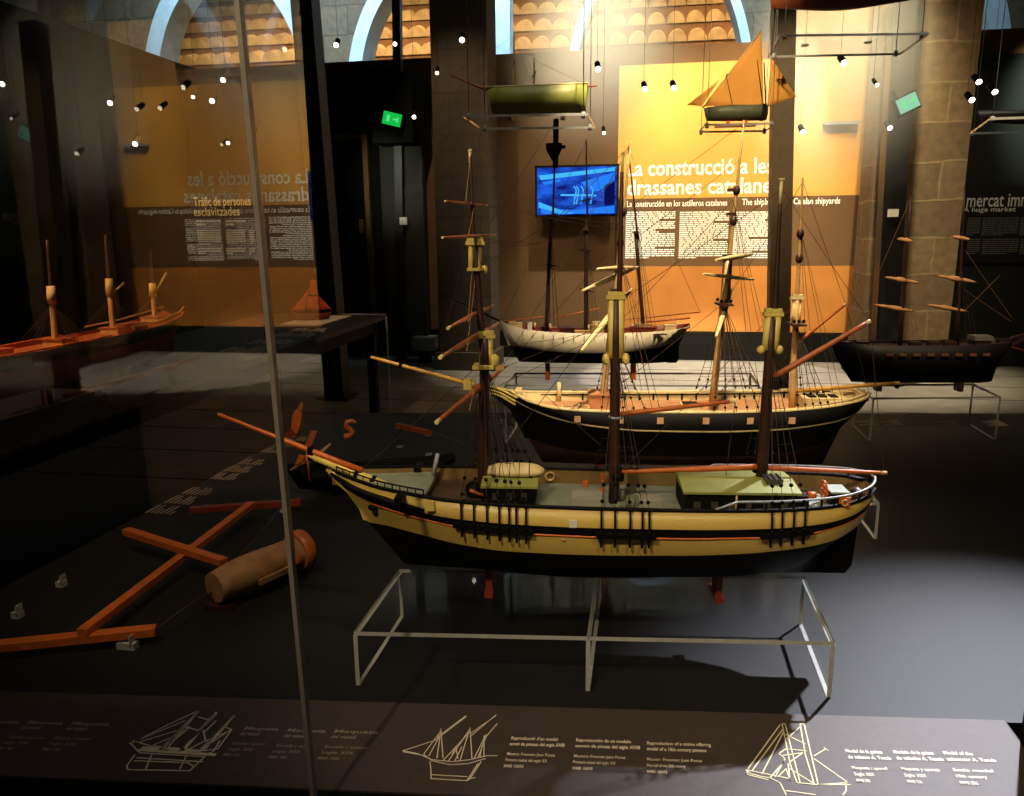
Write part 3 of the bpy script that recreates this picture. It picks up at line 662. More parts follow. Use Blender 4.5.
# channels with chain plates
def channel(xs, x0, x1, sd):
    mb = MB(); bz = lambda x: (float(np.interp(x, wbx[:,0], wbx[:,1]))+.002, float(np.interp(x, wbx[:,0], wbx[:,2])))
    pts = np.linspace(x0, x1, 6)
    for a, b in zip(pts, pts[1:]):
        (b0, z0), (b1, z1) = bz(a), bz(b)
        mb.hexa([S.W(a, sd*b0, z0+.001), S.W(b, sd*b1, z1+.001), S.W(b, sd*(b1+.014), z1+.001), S.W(a, sd*(b0+.014), z0+.001), S.W(a, sd*b0, z0+.011), S.W(b, sd*b1, z1+.011), S.W(b, sd*(b1+.014), z1+.011), S.W(a, sd*(b0+.014), z0+.011)], BLK)
    for x in xs:
        b, z = bz(x); mb.box(S.W(x, sd*(b+.006), z-.009), (.0045, .006, .022), BLK, AX)
        br_, zr = S.railf(x); mb.tube([S.W(x, sd*(b+.011), z+.01), S.W(x, sd*(br_+.006), zr+.002)], .0022, BLK, 6)
        mb.ball(S.W(x, sd*(br_+.007), zr+.004), .0045, BLK, 8, 5); mb.ball(S.W(x, sd*(b+.011), z+.014), .0045, BLK, 8, 5)
    return mb
CH = [([-.287,-.26,-.232,-.206,-.185,-.17,-.15], -.305, -.135), ([.006,.034,.065,.09,.104], -.005, .118), ([.352,.373,.397,.42], .33, .438)]
for sd in (-1, 1):
    for xs, a, b in CH: S.part('channel', channel(xs, a, b, sd))
# white label, port and hawse
wlp = lambda x: (float(np.interp(x, np.array(wt)[:,0], np.array(wt)[:,1])), float(np.interp(x, np.array(wt)[:,0], np.array(wt)[:,2])))
mb = MB(); mb.box(S.W(-.052, -.1385, .349), (.017, .003, .016), WHITEM, AX); S.part('number_tag', mb, label='small white square tag on the side')
mb = MB(); mb.ball(S.W(-.072, -.135, .312), .004, TAN); S.part('side_light', mb)
mb = MB(); mb.ball(S.W(-.497, -.047, .345), (.012, .006, .008), BLK); mb.ball(S.W(-.497, .047, .345), (.012, .006, .008), BLK); S.part('hawse_hole', mb)
for sd in (-1, 1):
    mb = MB(); mb.box(S.W(-.42, sd*.108, .392), (.016, .05, .012), BLK, AX); S.part('cathead', mb)
    mb = MB(); b, z = S.railf(-.355); mb.box(S.W(-.355, sd*(b+.004), z-.014), (.020, .006, .022), PALEY, AX); S.part('bow_timber', mb)
# trailboard
mb = MB()
for sd in (-1, 1):
    mb.tube([S.W(-.6, sd*.008, .41), S.W(-.54, sd*.04, .387), S.W(-.45, sd*.083, .372), S.W(-.37, sd*.108, .362)], [.004,.008,.008,.004], BLK, 6)
S.part('trailboard', mb)
# bowsprit and jib boom
mb = MB(); A, B = S.at(420,500), S.at(309,455); mb.tube([A, A.lerp(B, .5), B], [.011,.0105,.0075], PALEY, 12); S.part('bowsprit', mb)
bs = [o for o in S.root.children if o.name.startswith('bowsprit')][0]
mb = MB()
for t in (.42, .57): mb.tube([A.lerp(B, t-.012), A.lerp(B, t+.02)], .0135, BLK, 12)
S.part('band', mb, bs)
mb = MB(); c = A.lerp(B, .98)+Vector((0,0,.006)); mb.box(c, (.012, .014, .03), BLK, AX); S.part('cap', mb, bs)
A2, B2 = S.at(362,471), S.at(218,414); S.part('jib_boom', spar(A2, B2, .008, .0042, ORANGE), label='orange-red jib boom')
mb = MB(); c = S.at(306,449); mb.tube([c, c-Vector((0,0,.075))+S.e*.004], .0022, REDWOOD, 6); S.part('dolphin_striker', mb)
# deckhouses
def zfind(px, py, off): return S.L(px, py, off)
def house(c0, c1, y0, y1, ztop, zbot, roofm, wallm, name, over=.006):
    t = MB(); t.box(S.W((c0+c1)/2, (y0+y1)/2, (ztop+zbot)/2), (c1-c0-2*over, y1-y0-2*over, ztop-zbot), wallm, AX); w = S.part(name, t)
    r = MB(); zc = .008; q = [(c0,y0),(c1,y0),(c1,y1),(c0,y1)]; ym = (y0+y1)/2
    r.hexa([S.W(a, b, ztop) for a, b in q]+[S.W(a, b, ztop+.005) for a, b in q], roofm)
    r.prism([S.W(c0, y0, ztop+.005), S.W(c0, ym, ztop+.005+zc), S.W(c0, y1, ztop+.005)], S.e*(c1-c0), roofm)
    rf = S.part('roof', r, w, 'light green roof'); return w
x0, z0 = S.L(481,480,-.05); x1, z1 = S.L(538,486,-.05)
g = house(x0, x1, -.062, .066, .398, .345, GREEN, MATT, 'galley_house')
for i in range(3):
    mb = MB(); mb.box(S.W(x0+.03+.032*i, -.0575, .378), (.012, .003, .016), mat('port_dim', (64,58,50), .4), AX); S.part('porthole', mb, g)
# boat stowed on the galley roof
mb = MB(); xa, xb = x0+.006, x1+.012; n = 36; rings = []
for i in range(n+1):
    t = i/n; x = xa+(xb-xa)*t; w = .024*max(0, 1-abs(2*t-1)**4)**.6+.002; h = .024*max(0.4, 1-.5*abs(2*t-1)**4)
    rings.append(mb.add([S.W(x, .005+w*math.cos(math.pi*k/8), .412+h*math.sin(math.pi*k/8)) for k in range(9)]))
for a, b in zip(rings, rings[1:]):
    for k in range(8): mb.face([a+k, a+k+1, b+k+1, b+k], CREAM, True)
    mb.face([a, a+8, b+8, b], CREAM)
bt = S.part('ship_boat', mb, label='upturned pale yellow boat on the galley roof')
mb = MB()
for t in (.25, .42, .58, .75):
    x = xa+(xb-xa)*t; mb.tube([S.W(x, .005+.026*math.cos(math.pi*k/8), .411+.0255*math.sin(math.pi*k/8)) for k in range(9)], .0009, BLK, 4)
S.part('lashing', mb, bt)
mb = MB()
for x in (xa+.02, xb-.03): mb.box(S.W(x, .005, .409), (.008, .05, .010), DKWOOD, AX)
S.part('chock', mb, bt)
xg0, _ = S.L(681,495,-.06); xg1, _ = S.L(797,496,-.06)
hs = house(xg0, xg1, -.094, .066, .401, .345, GREEN, MATT, 'after_house')
mb = MB(); mb.box(S.W(xg1-.045, -.03, .412), (.035, .04, .018), mat('skylight', (60,64,56), .3), AX)
for t in (-.012, 0, .012): mb.box(S.W(xg1-.045+t, -.03, .422), (.002, .042, .003), BLK, AX)
S.part('skylight', mb, hs)
for i in range(6):
    mb = MB(); mb.box(S.W(xg0+.03+.036*i, -.0895, .376), (.014, .003, .014), mat('port_dim', (64,58,50)), AX); S.part('window', mb, hs)
mb = MB(); mb.tube([S.W(xg0+.11, -.095, .40), S.W(xg0+.108, -.097, .36)], .002, TAN, 6); S.part('downpipe', mb, hs)
# deck fittings
def dk(x): return S.railf(x)[1]-.032
mb = MB(); x, _ = S.L(503,490,0); x = -.235; mb.tube([S.W(x,-.02,dk(x)), S.W(x,-.02,dk(x)+.02), S.W(x,-.02,dk(x)+.035), S.W(x,-.02,dk(x)+.04)], [.013,.009,.012,.014], REDP, 12); mb.tube([S.W(x-.012,-.02,dk(x)+.012), S.W(x-.045,-.03,dk(x)+.03)], .004, ORANGE, 6); S.part('capstan', mb, label='small red capstan near the bow')
mb = MB(); x, _ = S.L(492,484,0); mb.ball(S.W(-.275, .0, dk(-.27)+.02), (.02,.02,.02), BLK); S.part('ventilator', mb)
mb = MB(); x, z = S.L(434,466,.07); mb.tube([S.W(x-.004, .07, z-.03), S.W(x+.01, .07, z+.03)], .005, GREYRAIL, 8); S.part('davit', mb)
mb = MB(); mb.box(S.W(-.02, .0, dk(0)+.009), (.07, .06, .018), mat('hatch_grey', (150,148,134), .6), AX); S.part('hatch', mb)
mb = MB(); mb.box(S.W(.12, -.0, dk(.1)+.007), (.05, .05, .014), mat('hatch_grey', (150,148,134)), AX); S.part('hatch', mb)
for x, y, s_ in ((.075,-.03,.012), (.055,.02,.012), (.045,-.055,.01)):
    mb = MB(); mb.tube([S.W(x,y,dk(x)), S.W(x,y,dk(x)+s_), S.W(x,y,dk(x)+2*s_)], [s_*.8,s_,s_*.8], mat('cask_pale', (120,124,96), .6), 10); S.part('cask', mb)
for px, py, off in ((585,483,.11), (602,491,.07), (603,477,.11)):
    x, z = S.L(px, py, off); mb = MB(); mb.box(S.W(x, off, z), (.012, .008, .014), ORANGE, AX); mb.ball(S.W(x, off, z-.011), .006, ORANGE, 8, 5); S.part('block', mb)
mb = MB(); x, z = S.L(550,479,.126); b_, z_ = S.railf(x); mb.ring(S.W(x, b_-.012, z_-.014), .010, .003, TAN, S.e, Vector((0,0,1))); S.part('lifebuoy', mb)
mb = MB(); mb.box(S.W(.445, 0, dk(.44)+.012), (.03, .03, .024), BLK, AX); S.part('binnacle_box', mb)
mb = MB(); mb.tube([S.W(.462,-.0,dk(.46)+.02), S.W(.48,-.0,dk(.46)+.02)], .009, ORANGE, 10); S.part('cask', mb, label='orange wooden cask')
mb = MB(); c = S.W(.497, 0, dk(.5)+.03); mb.ring(c, .02, .003, ORANGE, S.n, Vector((0,0,1)))
for k in range(6):
    a = k*math.pi/3; mb.tube([c, c+S.n*math.cos(a)*.026+Vector((0,0,1))*math.sin(a)*.026], .0016, ORANGE, 5)
S.part('steering_wheel', mb)
mb = MB(); mb.box(S.W(.525, .005, dk(.52)+.014), (.035, .05, .026), BLK, AX); mb.box(S.W(.525, .005, dk(.52)+.03), (.04, .055, .004), GREYDECK, AX); S.part('companion_hatch', mb)
mb = MB(); mb.ball(S.W(.567, .0, dk(.56)+.018), (.014,.02,.014), DKWOOD); S.part('rope_coil', mb)
mb = MB(); b, z = S.railf(.50); mb.box(S.W(.505, -b+.002, z+.008), (.022, .004, .022), ORANGE, AX); mb.ring(S.W(.505, -b-.002, z+.008), .006, .0022, TAN, S.e, Vector((0,0,1))); S.part('lifebuoy', mb, label='orange board with a pale ring at the stern rail')
# masts
def mast_lower(foot, head, r0, r1, m): return spar(foot, head, r0, r1, m, n=12)
def cheeks(a, b, r, m, cap=True):
    """doubling: two pale mast heads side by side held by a cap above and a top below"""
    a, b = Vector(a), Vector(b); mb = MB(); o = S.e*.0095
    for k in (-1, 1): mb.tube([a+o*k, a.lerp(b, .3)+o*k, b+o*k*.95], [r*1.05, r, r*1.15], m, 10)
    if cap: mb.box(b, (.040, .02, .008), m, AX); mb.box(b+Vector((0,0,.008)), (.034, .018, .007), m, AX)
    return mb
dkz = .348
topmat = DKWOOD
foremast = S.part('fore_mast', mast_lower(S.W(-.256,0,dkz), S.at(485,335), .0125, .0105, DKWOOD))
S.part('mast_head', cheeks(S.at(486,363), S.at(486,336), .006, PALEY), foremast, 'pale yellow mast head doubling')
mb = MB(); c = S.at(484,366); mb.box(c, (.046, .05, .007), PALEY, AX); mb.ball(c+S.e*.024+Vector((0,0,.012)), (.011,.011,.015), PALEY); mb.box(c+S.e*.034-Vector((0,0,.003)), (.02,.01,.01), TAN, AX); S.part('mast_top', mb, foremast)
S.part('topmast', spar(S.at(484,366), S.at(475,243), .0085, .007, DKWOOD), foremast)
S.part('mast_head', cheeks(S.at(475,269), S.at(475.5,243), .0055, PALEY), foremast, 'pale yellow upper doubling')
mb = MB(); c = S.at(476,269); mb.box(c, (.034, .04, .006), PALEY, AX); mb.ball(c+S.e*.018+Vector((0,0,-.002)), (.008,.008,.010), PALEY); S.part('mast_top', mb, foremast)
S.part('topgallant_mast', spar(S.at(475,268), S.at(470,152), .006, .003, DKWOOD), foremast)
mb = MB(); a = S.at(470,163); b = S.at(470,151); mb.tube([a, b], .0032, CREAM, 8); mb.ball(b, .0045, CREAM); S.part('truck', mb, foremast, 'cream tip of the mast')
NY = (-S.n + S.e*.02)
def fyard(px, py, half, r, d=None, m=REDWOOD, nm='yard', tip=CREAM, M=None): return S.part(nm, yard(S.at(px, py)+(d or NY).normalized()*.03, d or NY, half+.035, r, m, tip), M or foremast)
fyard(480,387,.235,.0078, Vector((-.06,-1,-.02))); fyard(477,336,.225,.007, Vector((-.02,-1,-.0))); fyard(476,314,.18,.006, Vector((0,-1,0)))
fyard(476,236,.17,.0042, Vector((-.05,-1,0))); fyard(472,204,.13,.0034, Vector((-.04,-1,0)))
S.part('spanker_gaff', spar(S.at(477,386), S.at(371,357), .0058, .0035, mat('yellow_wood', (216,160,70), .45, .15, 60)), foremast, 'long yellow pole pointing forward from the fore mast')
mb = MB(); c = S.at(468,384); mb.box(c, (.018, .022, .022), PALEY, AX); mb.ball(c+S.e*.01, .008, PALEY); S.part('sling', mb, foremast)
mb = MB(); a, b = S.at(471,384), S.at(371,357); mb.tube([a.lerp(b,.69), a.lerp(b,.72)], .0062, BLK, 8); S.part('band', mb, foremast)
mainmast = S.part('main_mast', mast_lower(S.W(.04,0,dkz), S.at(616,300), .0125, .0100, DKWOOD))
S.part('mast_head', cheeks(S.at(616,358), S.at(616,297), .0080, PALEY), mainmast, 'pale yellow mast head doubling')
mb = MB(); c = S.at(616,359)
for k in (-1, 1): mb.ball(c+S.e*.021*k, (.009,.013,.013), PALEY)
mb.tube([c-S.e*.02-S.n*.03, c-S.e*.02+S.n*.03], .005, PALEY, 8); mb.tube([c+S.e*.02-S.n*.03, c+S.e*.02+S.n*.03], .005, PALEY, 8); S.part('mast_top', mb, mainmast)
S.part('topmast', spar(S.at(618,358), S.at(622,172), .0075, .004, DKWOOD), mainmast)
mb = MB(); mb.tube([S.at(622,176), S.at(623,153)], .0028, CREAM, 8); mb.ball(S.at(623,153), .004, CREAM); S.part('truck', mb, mainmast)
S.part('gaff', spar(S.at(620,414), S.at(735,401), .0062, .0042, ORANGE, CREAM), mainmast)
mb = MB(); mb.ring(S.at(616,417), .014, .003, GREYRAIL, S.e, S.n); S.part('gaff_jaw', mb, mainmast)
S.part('boom', spar(S.at(622,472), S.at(757,467), .0048, .0072, ORANGE), mainmast)
mb = MB(); mb.tube([S.at(617,480), S.at(617,472)], .016, BLK, 10); S.part('band', mb, mainmast)
mizz = S.part('mizzen_mast', mast_lower(S.W(.361,0,dkz+.06), S.at(772,318), .0125, .0100, DKWOOD))
S.part('mast_head', cheeks(S.at(770,350), S.at(773,314), .0080, PALEY), mizz, 'pale yellow mast head doubling')
mb = MB(); c = S.at(770,350)
for k in (-1, 1): mb.ball(c+S.e*.019*k, (.009,.012,.010), PALEY)
S.part('mast_top', mb, mizz)
S.part('topmast', spar(S.at(773,350), S.at(781,184), .007, .003, DKWOOD), mizz)
mb = MB(); mb.tube([S.at(780,204), S.at(781.5,180)], .0036, CREAM, 8); mb.box(S.at(781.5,179), (.010,.010,.004), CREAM, AX); S.part('truck', mb, mizz)
S.part('gaff', spar(S.at(774,377), S.at(870,321), .0072, .0042, REDWOOD, CREAM), mizz)
mb = MB(); mb.ball(S.at(775,383), (.016,.02,.016), BLK); S.part('gaff_jaw', mb, mizz)
S.part('boom', spar(S.at(768,468), S.at(886,473), .0060, .0038, ORANGE, TAN), mizz)
mb = MB(); c = S.at(762,484); mb.tube([c-Vector((0,0,.006)), c+Vector((0,0,.004))], .021, BLK, 14); mb.ball(S.at(755,470), .007, BLK); mb.ball(S.at(756,480), .007, BLK); S.part('mast_coat', mb, mizz)
# rigging
chb = lambda x: (S.railf(x)[0]+.007, S.railf(x)[1]+.006)
for sd in (-1, 1):
    for (xs, a, b), tp in zip(CH, ((484,362), (616,356), (771,348))):
        S.part('shrouds', shrouds(S, xs, chb, S.at(*tp), sd))
st = [((470,157),(448,199)), ((478,203),(622,225)), ((448,236),(478,242)), ((479,240),(520,246)), ((520,246),(624,228)), ((467,247),(445,330)), ((482,362),(360,471)),
      ((503,368),(606,324)), ((623,176),(478,268)), ((617,300),(484,475)), ((430,430),(545,478)), ((545,395),(600,445)), ((772,316),(622,470)), ((781,190),(622,300)), ((870,323),(884,472)), ((870,322),(783,190)), ((735,402),(722,508))]
S.part('stay', ropes([(S.at(*a), S.at(*b)) for a, b in st]))
yd = lambda px, py, k, d=NY: S.at(px, py)+Vector(d).normalized()*k
S.part('lift', ropes([(S.at(470,157), yd(472,204,.125)), (S.at(474,208), yd(476,236,.165)), (S.at(474,245), yd(476,314,.17)), (S.at(475,280), yd(477,336,.215)), (S.at(484,337), yd(480,387,.225))], PROPE, .0008))
S.part('brace', ropes([(yd(472,204,.125), S.at(618,230)), (yd(476,236,.165), S.at(540,244)), (yd(480,387,.225), S.at(560,480)), (yd(477,336,.215), S.at(612,330))], ROPE, .0006))
for px in (490, 717):
    x, _ = S.L(px, 585, 0); mb = MB(); mb.box(S.W(x, 0, H1+.033), (.014, .05, .062), REDHULL, AX); mb.box(S.W(x, 0, H1+.006), (.02, .08, .01), REDHULL, AX); S.part('support_block', mb)
SHIP1 = S
# ================================================================== SHIP TWO (black hull, pale rail)
S = Ship((.1, 2.62, .121), math.atan(.11), 'model_sailing_ship', 'black-hulled ship model with pale cream rail and pink deck behind the yellow ship')
AX = (S.e, S.n, Vector((0,0,1)))
rail = [(-.56,.004,.416),(-.53,.03,.406),(-.48,.082,.392),(-.40,.13,.382),(-.30,.152,.378),(-.12,.163,.376),(.1,.165,.377),(.3,.160,.381),(.42,.150,.388),(.52,.128,.397),(.585,.09,.404),(.62,.05,.408),(.636,.012,.41)]
w1 = [(-.545,.003,.392),(-.5,.04,.374),(-.4,.112,.35),(-.3,.145,.335),(-.12,.161,.321),(.1,.164,.319),(.3,.158,.325),(.45,.135,.338),(.54,.1,.352),(.59,.06,.368),(.625,.01,.385)]
w0 = [(-.543,.003,.388),(-.5,.038,.369),(-.4,.110,.345),(-.3,.144,.330),(-.12,.160,.316),(.1,.163,.314),(.3,.157,.320),(.45,.133,.333),(.54,.098,.347),(.588,.058,.364),(.623,.01,.382)]
wl = [(-.49,.003,.25),(-.4,.07,.24),(-.25,.125,.232),(0,.145,.228),(.2,.140,.23),(.35,.112,.236),(.47,.06,.25),(.54,.018,.29),(.57,.006,.34)]
kl = [(-.44,.004,.165),(-.2,.01,.16),(.1,.012,.16),(.4,.008,.16),(.5,.004,.165)]
mb = S.hull([kl, wl, w0, w1, rail], [mat('brown_bottom', (70,34,20), .5, .15), BLK, CREAM, BLK], inner=.012, deckdrop=.03, innermat=CREAM, capmat=CREAM); S.part('hull', mb)
S.part('deck', S.deck(-.55, .625, .026, PINKDECK, inset=.013), label='pinkish wooden deck')
for sd in (-1, 1):
    mb = MB(); mb.tube([S.W(x, sd*max(S.railf(x)[0]-.006,0), S.railf(x)[1]+.002) for x in np.linspace(-.55,.63,50)], .0048, CREAM, 6); S.part('rail_cap', mb)
mb = MB()
for x in np.linspace(-.3, .4, 15):
    b, z = S.railf(x); mb.box(S.W(x, b-.014, z-.014), (.006, .006, .024), BLK, AX)
mb.tube([S.W(x, S.railf(x)[0]-.014, S.railf(x)[1]-.006) for x in np.linspace(-.45,.45,30)], .0026, BLK, 5); S.part('bulwark_stanchions', mb)
for x in (-.325,-.19,-.065,.077,.215,.345):
    bz = (float(np.interp(x, [p[0] for p in rail], [p[1] for p in rail])), .352)
    for sd in (-1, 1):
        mb = MB(); mb.box(S.W(x, sd*(bz[0]+.0005), bz[1]), (.020, .004, .020), mat('port_pink', (206,160,124), .5, .05), AX); S.part('gun_port', mb, label='pale pink square port')
# head: beak with cream rails and bowsprit stump
mb = MB(); 
for sd in (-1, 1):
    for dz in (0, .012, .022): mb.tube([S.W(-.53, sd*.035, .4-dz*1.2), S.W(-.575, sd*.012, .418-dz), S.W(-.615, sd*.003, .43-dz)], .0042, PALEY, 6)
S.part('head_rail', mb)
mb = MB(); P = [S.W(*p) for p in ((-.625,0,.43),(-.61,0,.40),(-.55,0,.35),(-.50,0,.25),(-.48,0,.25),(-.52,0,.39))]; mb.prism([p-S.n*.006 for p in P], S.n*.012, BLK); S.part('stem', mb)
mb = MB(); b, z = S.railf(-.53); mb.box(S.W(-.52, 0, .408), (.02, .075, .022), CREAM, AX); S.part('knighthead', mb)
z0 = .351
mb = MB(); x, z = S.L(559,388,.1); mb.tube([S.W(x,.1,z0), S.W(x,.1,z0+.072)], .0075, CREAM, 8); S.part('bitt', mb)
mb = MB(); x, z = S.L(601,400,0); mb.box(S.W(x-.003, .02, .378), (.075, .09, .05), mat('pink_house', (196,134,92), .55, .1), AX); mb.box(S.W(x-.003,.02,.405), (.083,.098,.005), mat('pink_house', (0,0,0)), AX); S.part('deckhouse', mb, label='pinkish wooden deckhouse')
for px in (567, 584): 
    x, z = S.L(px,408,-.06); mb = MB(); mb.box(S.W(x,-.06,z0+.012), (.035,.045,.024), CREAM, AX); mb.box(S.W(x,-.06,z0+.026), (.028,.036,.004), PINKDECK, AX); S.part('hatch', mb)
x, z = S.L(690,402,0); mb = MB(); mb.box(S.W(x,.0,z0+.01), (.06,.06,.02), CREAM, AX); mb.box(S.W(x,.0,z0+.021), (.05,.05,.003), BLK, AX); S.part('hatch', mb)
mb = MB(); xa, xb = .41, .545; mb.box(S.W((xa+xb)/2,.0,z0+.026), (xb-xa,.13,.05), CREAM, AX)
for k in range(3): mb.box(S.W(xa+.03+.035*k, -.0,z0+.053), (.024,.09,.004), BLK, AX)
mb.box(S.W((xa+xb)/2,0,z0+.055), (xb-xa+.01,.012,.006), CREAM, AX); S.part('after_house', mb)
mb = MB(); pts = [S.W(x, sd*(S.railf(x)[0]-.03), S.railf(x)[1]+.006) for sd, xs in ((-1, np.linspace(.42,.60,10)), (1, np.linspace(.60,.42,10))) for x in xs]; mb.tube(pts, .0045, CREAM, 6); S.part('quarter_rail', mb)
PK = TAN
def smast(nm, foot, top, r, crosst, dbl0, dbl1, upper):
    f = S.at(*foot); c = S.at(*crosst); f = f+(f-c).normalized()*.03
    m_ = S.part(nm, spar(f, S.at(*dbl1), r, r*.8, PK, n=12))
    mb = MB(); mb.box(c, (.045,.09,.006), DKWOOD, AX)
    for k in (-1,0,1):
        for sd in (-1,1): mb.ball(c+S.e*.015*k+S.n*.03*sd+Vector((0,0,.012)), .006, BLK, 8, 5)
    S.part('crosstrees', mb, m_)
    a, b = S.at(*dbl0), S.at(*dbl1); S.part('mast_head', cheeks(a, b, .0055, DKWOOD if nm != 'mizzen_mast' else CREAM, True), m_)
    S.part('topmast', spar(a, S.at(*upper), r*.62, r*.28, PK), m_)
    for t in (.45, .62):
        mb = MB(); q = a.lerp(S.at(*upper), t); mb.ball(q, (.012,.012,.016), DKWOOD, 8, 5); S.part('parrel', mb, m_)
    return m_
cheeks_AX = AX
m1 = smast('fore_mast', (602,402), (631,140), .0125, (611,330), (612,322), (616,292), (631,141))
m2 = smast('main_mast', (713,400), (743,122), .0125, (724,304), (725,300), (728,258), (744,120))
m3 = smast('mizzen_mast', (792,404), (803,178), .0115, (796,324), (796,322), (797,298), (803,178))
S.part('gaff', spar(S.at(797,343), S.at(846,304), .0065, .004, ORANGE, CREAM), m3)
S.part('boom', spar(S.at(789,391), S.at(899,383), .0068, .0062, mat('yellow_wood', (216,160,70)), CREAM), m3)
mb = MB(); mb.ball(S.at(897,386), .009, BLK); S.part('boom_block', mb, m3)
def pyard(M, near, ctr, r, m=CREAM, off=-.2):
    a = S.at(*near, off); c = S.at(*ctr); d = (a-c); S.part('yard', yard(c, d, d.length, r, m), M)
pyard(m1, (581,351), (608,318), .011); pyard(m1, (582,291), (612,278), .009, off=-.16); pyard(m1, (597,269), (617,268), .008, off=-.12)
pyard(m2, (716,337), (724,312), .010, off=-.14); pyard(m2, (703,274), (730,277), .007, off=-.16); pyard(m2, (716,260), (735,257), .009, off=-.12)
for p in ((736,190),(735,214)):
    mb = MB(); mb.box(S.at(*p)-S.e*.012, (.03,.012,.010), DKWOOD, AX); S.part('block', mb, m2)
ch2 = lambda x: (S.railf(x)[0]+.004, S.railf(x)[1]+.004)
for xs, tp, tp2 in (([-.25,-.215,-.18,-.145,-.11], (611,330), (620,250)), ([.10,.135,.17,.205,.24,.275], (724,304), (733,200)), ([.36,.385,.41,.435,.46], (796,324), (801,230))):
    for sd in (-1, 1):
        S.part('shrouds', shrouds(S, xs, ch2, S.at(*tp), sd, r=.0012))
        S.part('backstays', ropes([(S.W(x, sd*ch2(x)[0], ch2(x)[1]), S.at(*tp2)) for x in (xs[-1]+.02, xs[-1]+.045)], ROPE, .0009))
st = [((744,123),(605,225)), ((724,303),(606,395)), ((733,200),(612,330)), ((740,160),(640,235)), ((631,145),(490,388)), ((611,330),(490,390)), ((797,300),(715,398)), ((803,182),(726,300)), ((846,305),(870,398)), ((846,305),(803,182)), ((631,145),(560,215)), ((620,240),(520,350))]
S.part('stay', ropes([(S.at(*a), S.at(*b)) for a, b in st], ROPE, .0009))
for x in (-.25, .28):
    mb = MB(); mb.box(S.W(x,0,.143), (.016,.06,.044), REDHULL, AX); S.part('support_block', mb)
# ================================================================== SHIP THREE (white hull)
S = Ship((-.15, 3.56, .271), math.atan(.11), 'model_sailing_ship', 'white-hulled ship model with black bottom and red-brown deck before the back wall')
AX = (S.e, S.n, Vector((0,0,1)))
rail = [(-.51,.004,.545),(-.47,.04,.53),(-.4,.075,.512),(-.28,.095,.5),(-.1,.1,.494),(.1,.1,.497),(.24,.092,.505),(.3,.078,.512),(.335,.05,.518),(.35,.012,.524)]
wl = [(-.465,.003,.430),(-.42,.022,.423),(-.28,.075,.410),(-.1,.09,.405),(.05,.088,.41),(.18,.062,.422),(.26,.028,.437),(.31,.01,.46),(.33,.004,.49)]
kl = [(-.42,.004,.352),(-.1,.008,.345),(.15,.008,.345),(.28,.004,.352)]
WH = mat('offwhite_hull', (214,200,170), .5, .08)
S.part('hull', S.hull([kl, [(-.44,.003,.39),(-.28,.045,.375),(-.05,.06,.37),(.1,.045,.375),(.22,.012,.39),(.29,.003,.4)], wl, rail], [BLK, BLK, WH], inner=.008, deckdrop=.02, innermat=REDHULL, capmat=WH))
S.part('deck', S.deck(-.48, .33, .014, REDHULL, inset=.009), label='red-brown deck')
mb = MB(); P = [S.W(*p) for p in ((.25,0,.347),(.293,0,.347),(.303,0,.36),(.303,0,.44),(.27,0,.45))]; mb.prism([p-S.n*.005 for p in P], S.n*.01, BLK); S.part('rudder', mb)
mb = MB(); P = [S.W(*p) for p in ((-.535,0,.555),(-.5,0,.51),(-.47,0,.43),(-.45,0,.42),(-.49,0,.53))]; mb.prism([p-S.n*.005 for p in P], S.n*.01, WH); S.part('stem', mb)
mb = MB(); 
for x in np.linspace(-.40,.1,12): 
    b, z = S.railf(x); mb.tube([S.W(x,-b-.002,z-.01), S.W(x,-b*.98-.002,z-.035)], .0013, DKWOOD, 5)
S.part('chain_plate', mb)
mb = MB(); mb.box(S.W(.205,-.0965,.489), (.06,.004,.006), DKWOOD, AX); S.part('port_slot', mb)
rr_ = random.Random(5)
for i, (x, y, a, b, c, m) in enumerate(((-.45,0,.03,.03,.02,CREAM),(-.42,.02,.03,.03,.022,CREAM),(-.37,-.01,.02,.02,.035,WHITEM),(-.2,0,.07,.06,.022,DKWOOD),(-.06,.0,.06,.05,.035,TAN),(-.06,0,.05,.02,.05,CREAM),(.14,0,.11,.06,.022,REDHULL),(.14,0,.06,.05,.036,TAN),(.26,0,.05,.04,.022,CREAM),(-.12,-.05,.09,.025,.016,TAN))):
    zz = S.railf(x)[1]-.012; mb = MB(); mb.box(S.W(x,y,zz+c/2), (a,b,c), m, AX); mb.box(S.W(x,y,zz+c+.002), (a*1.08,b*1.08,.004), m, AX); S.part(('hatch','deckhouse','windlass')[i%3], mb)
for x in (-.35,-.28,-.1,0,.05,.1,.3):
    mb = MB(); mb.tube([S.W(x,.07,S.railf(x)[1]-.012), S.W(x,.07,S.railf(x)[1]+.018)], .005, CREAM, 6); S.part('bollard', mb)
def m3ast(nm, f, t, r):
    a, b = S.at(*f), S.at(*t); M = S.part(nm, spar(a-Vector((0,0,.02)), a.lerp(b,.55), r, r*.85, DKWOOD, n=10)); S.part('topmast', spar(a.lerp(b,.5)+S.e*.008, b, r*.6, r*.3, DKWOOD), M)
    mb = MB(); c = a.lerp(b,.54); mb.box(c, (.03,.05,.006), DKWOOD, AX); S.part('crosstrees', mb, M); return M
mf = m3ast('fore_mast', (546,330), (556,118), .0095); mm_ = m3ast('main_mast', (586,330), (586,140), .009); mz = m3ast('mizzen_mast', (644,330), (628,146), .009)
mb = MB(); c = S.at(554,152); mb.tube([c-Vector((0,0,.035)), c+Vector((0,0,.01)), c+Vector((0,0,.035))], [.010,.034,.036], MATT, 14); mb.box(c+S.e*.03+Vector((0,0,.02)), (.04,.03,.012), MATT, AX); S.part('fighting_top', mb, mf)
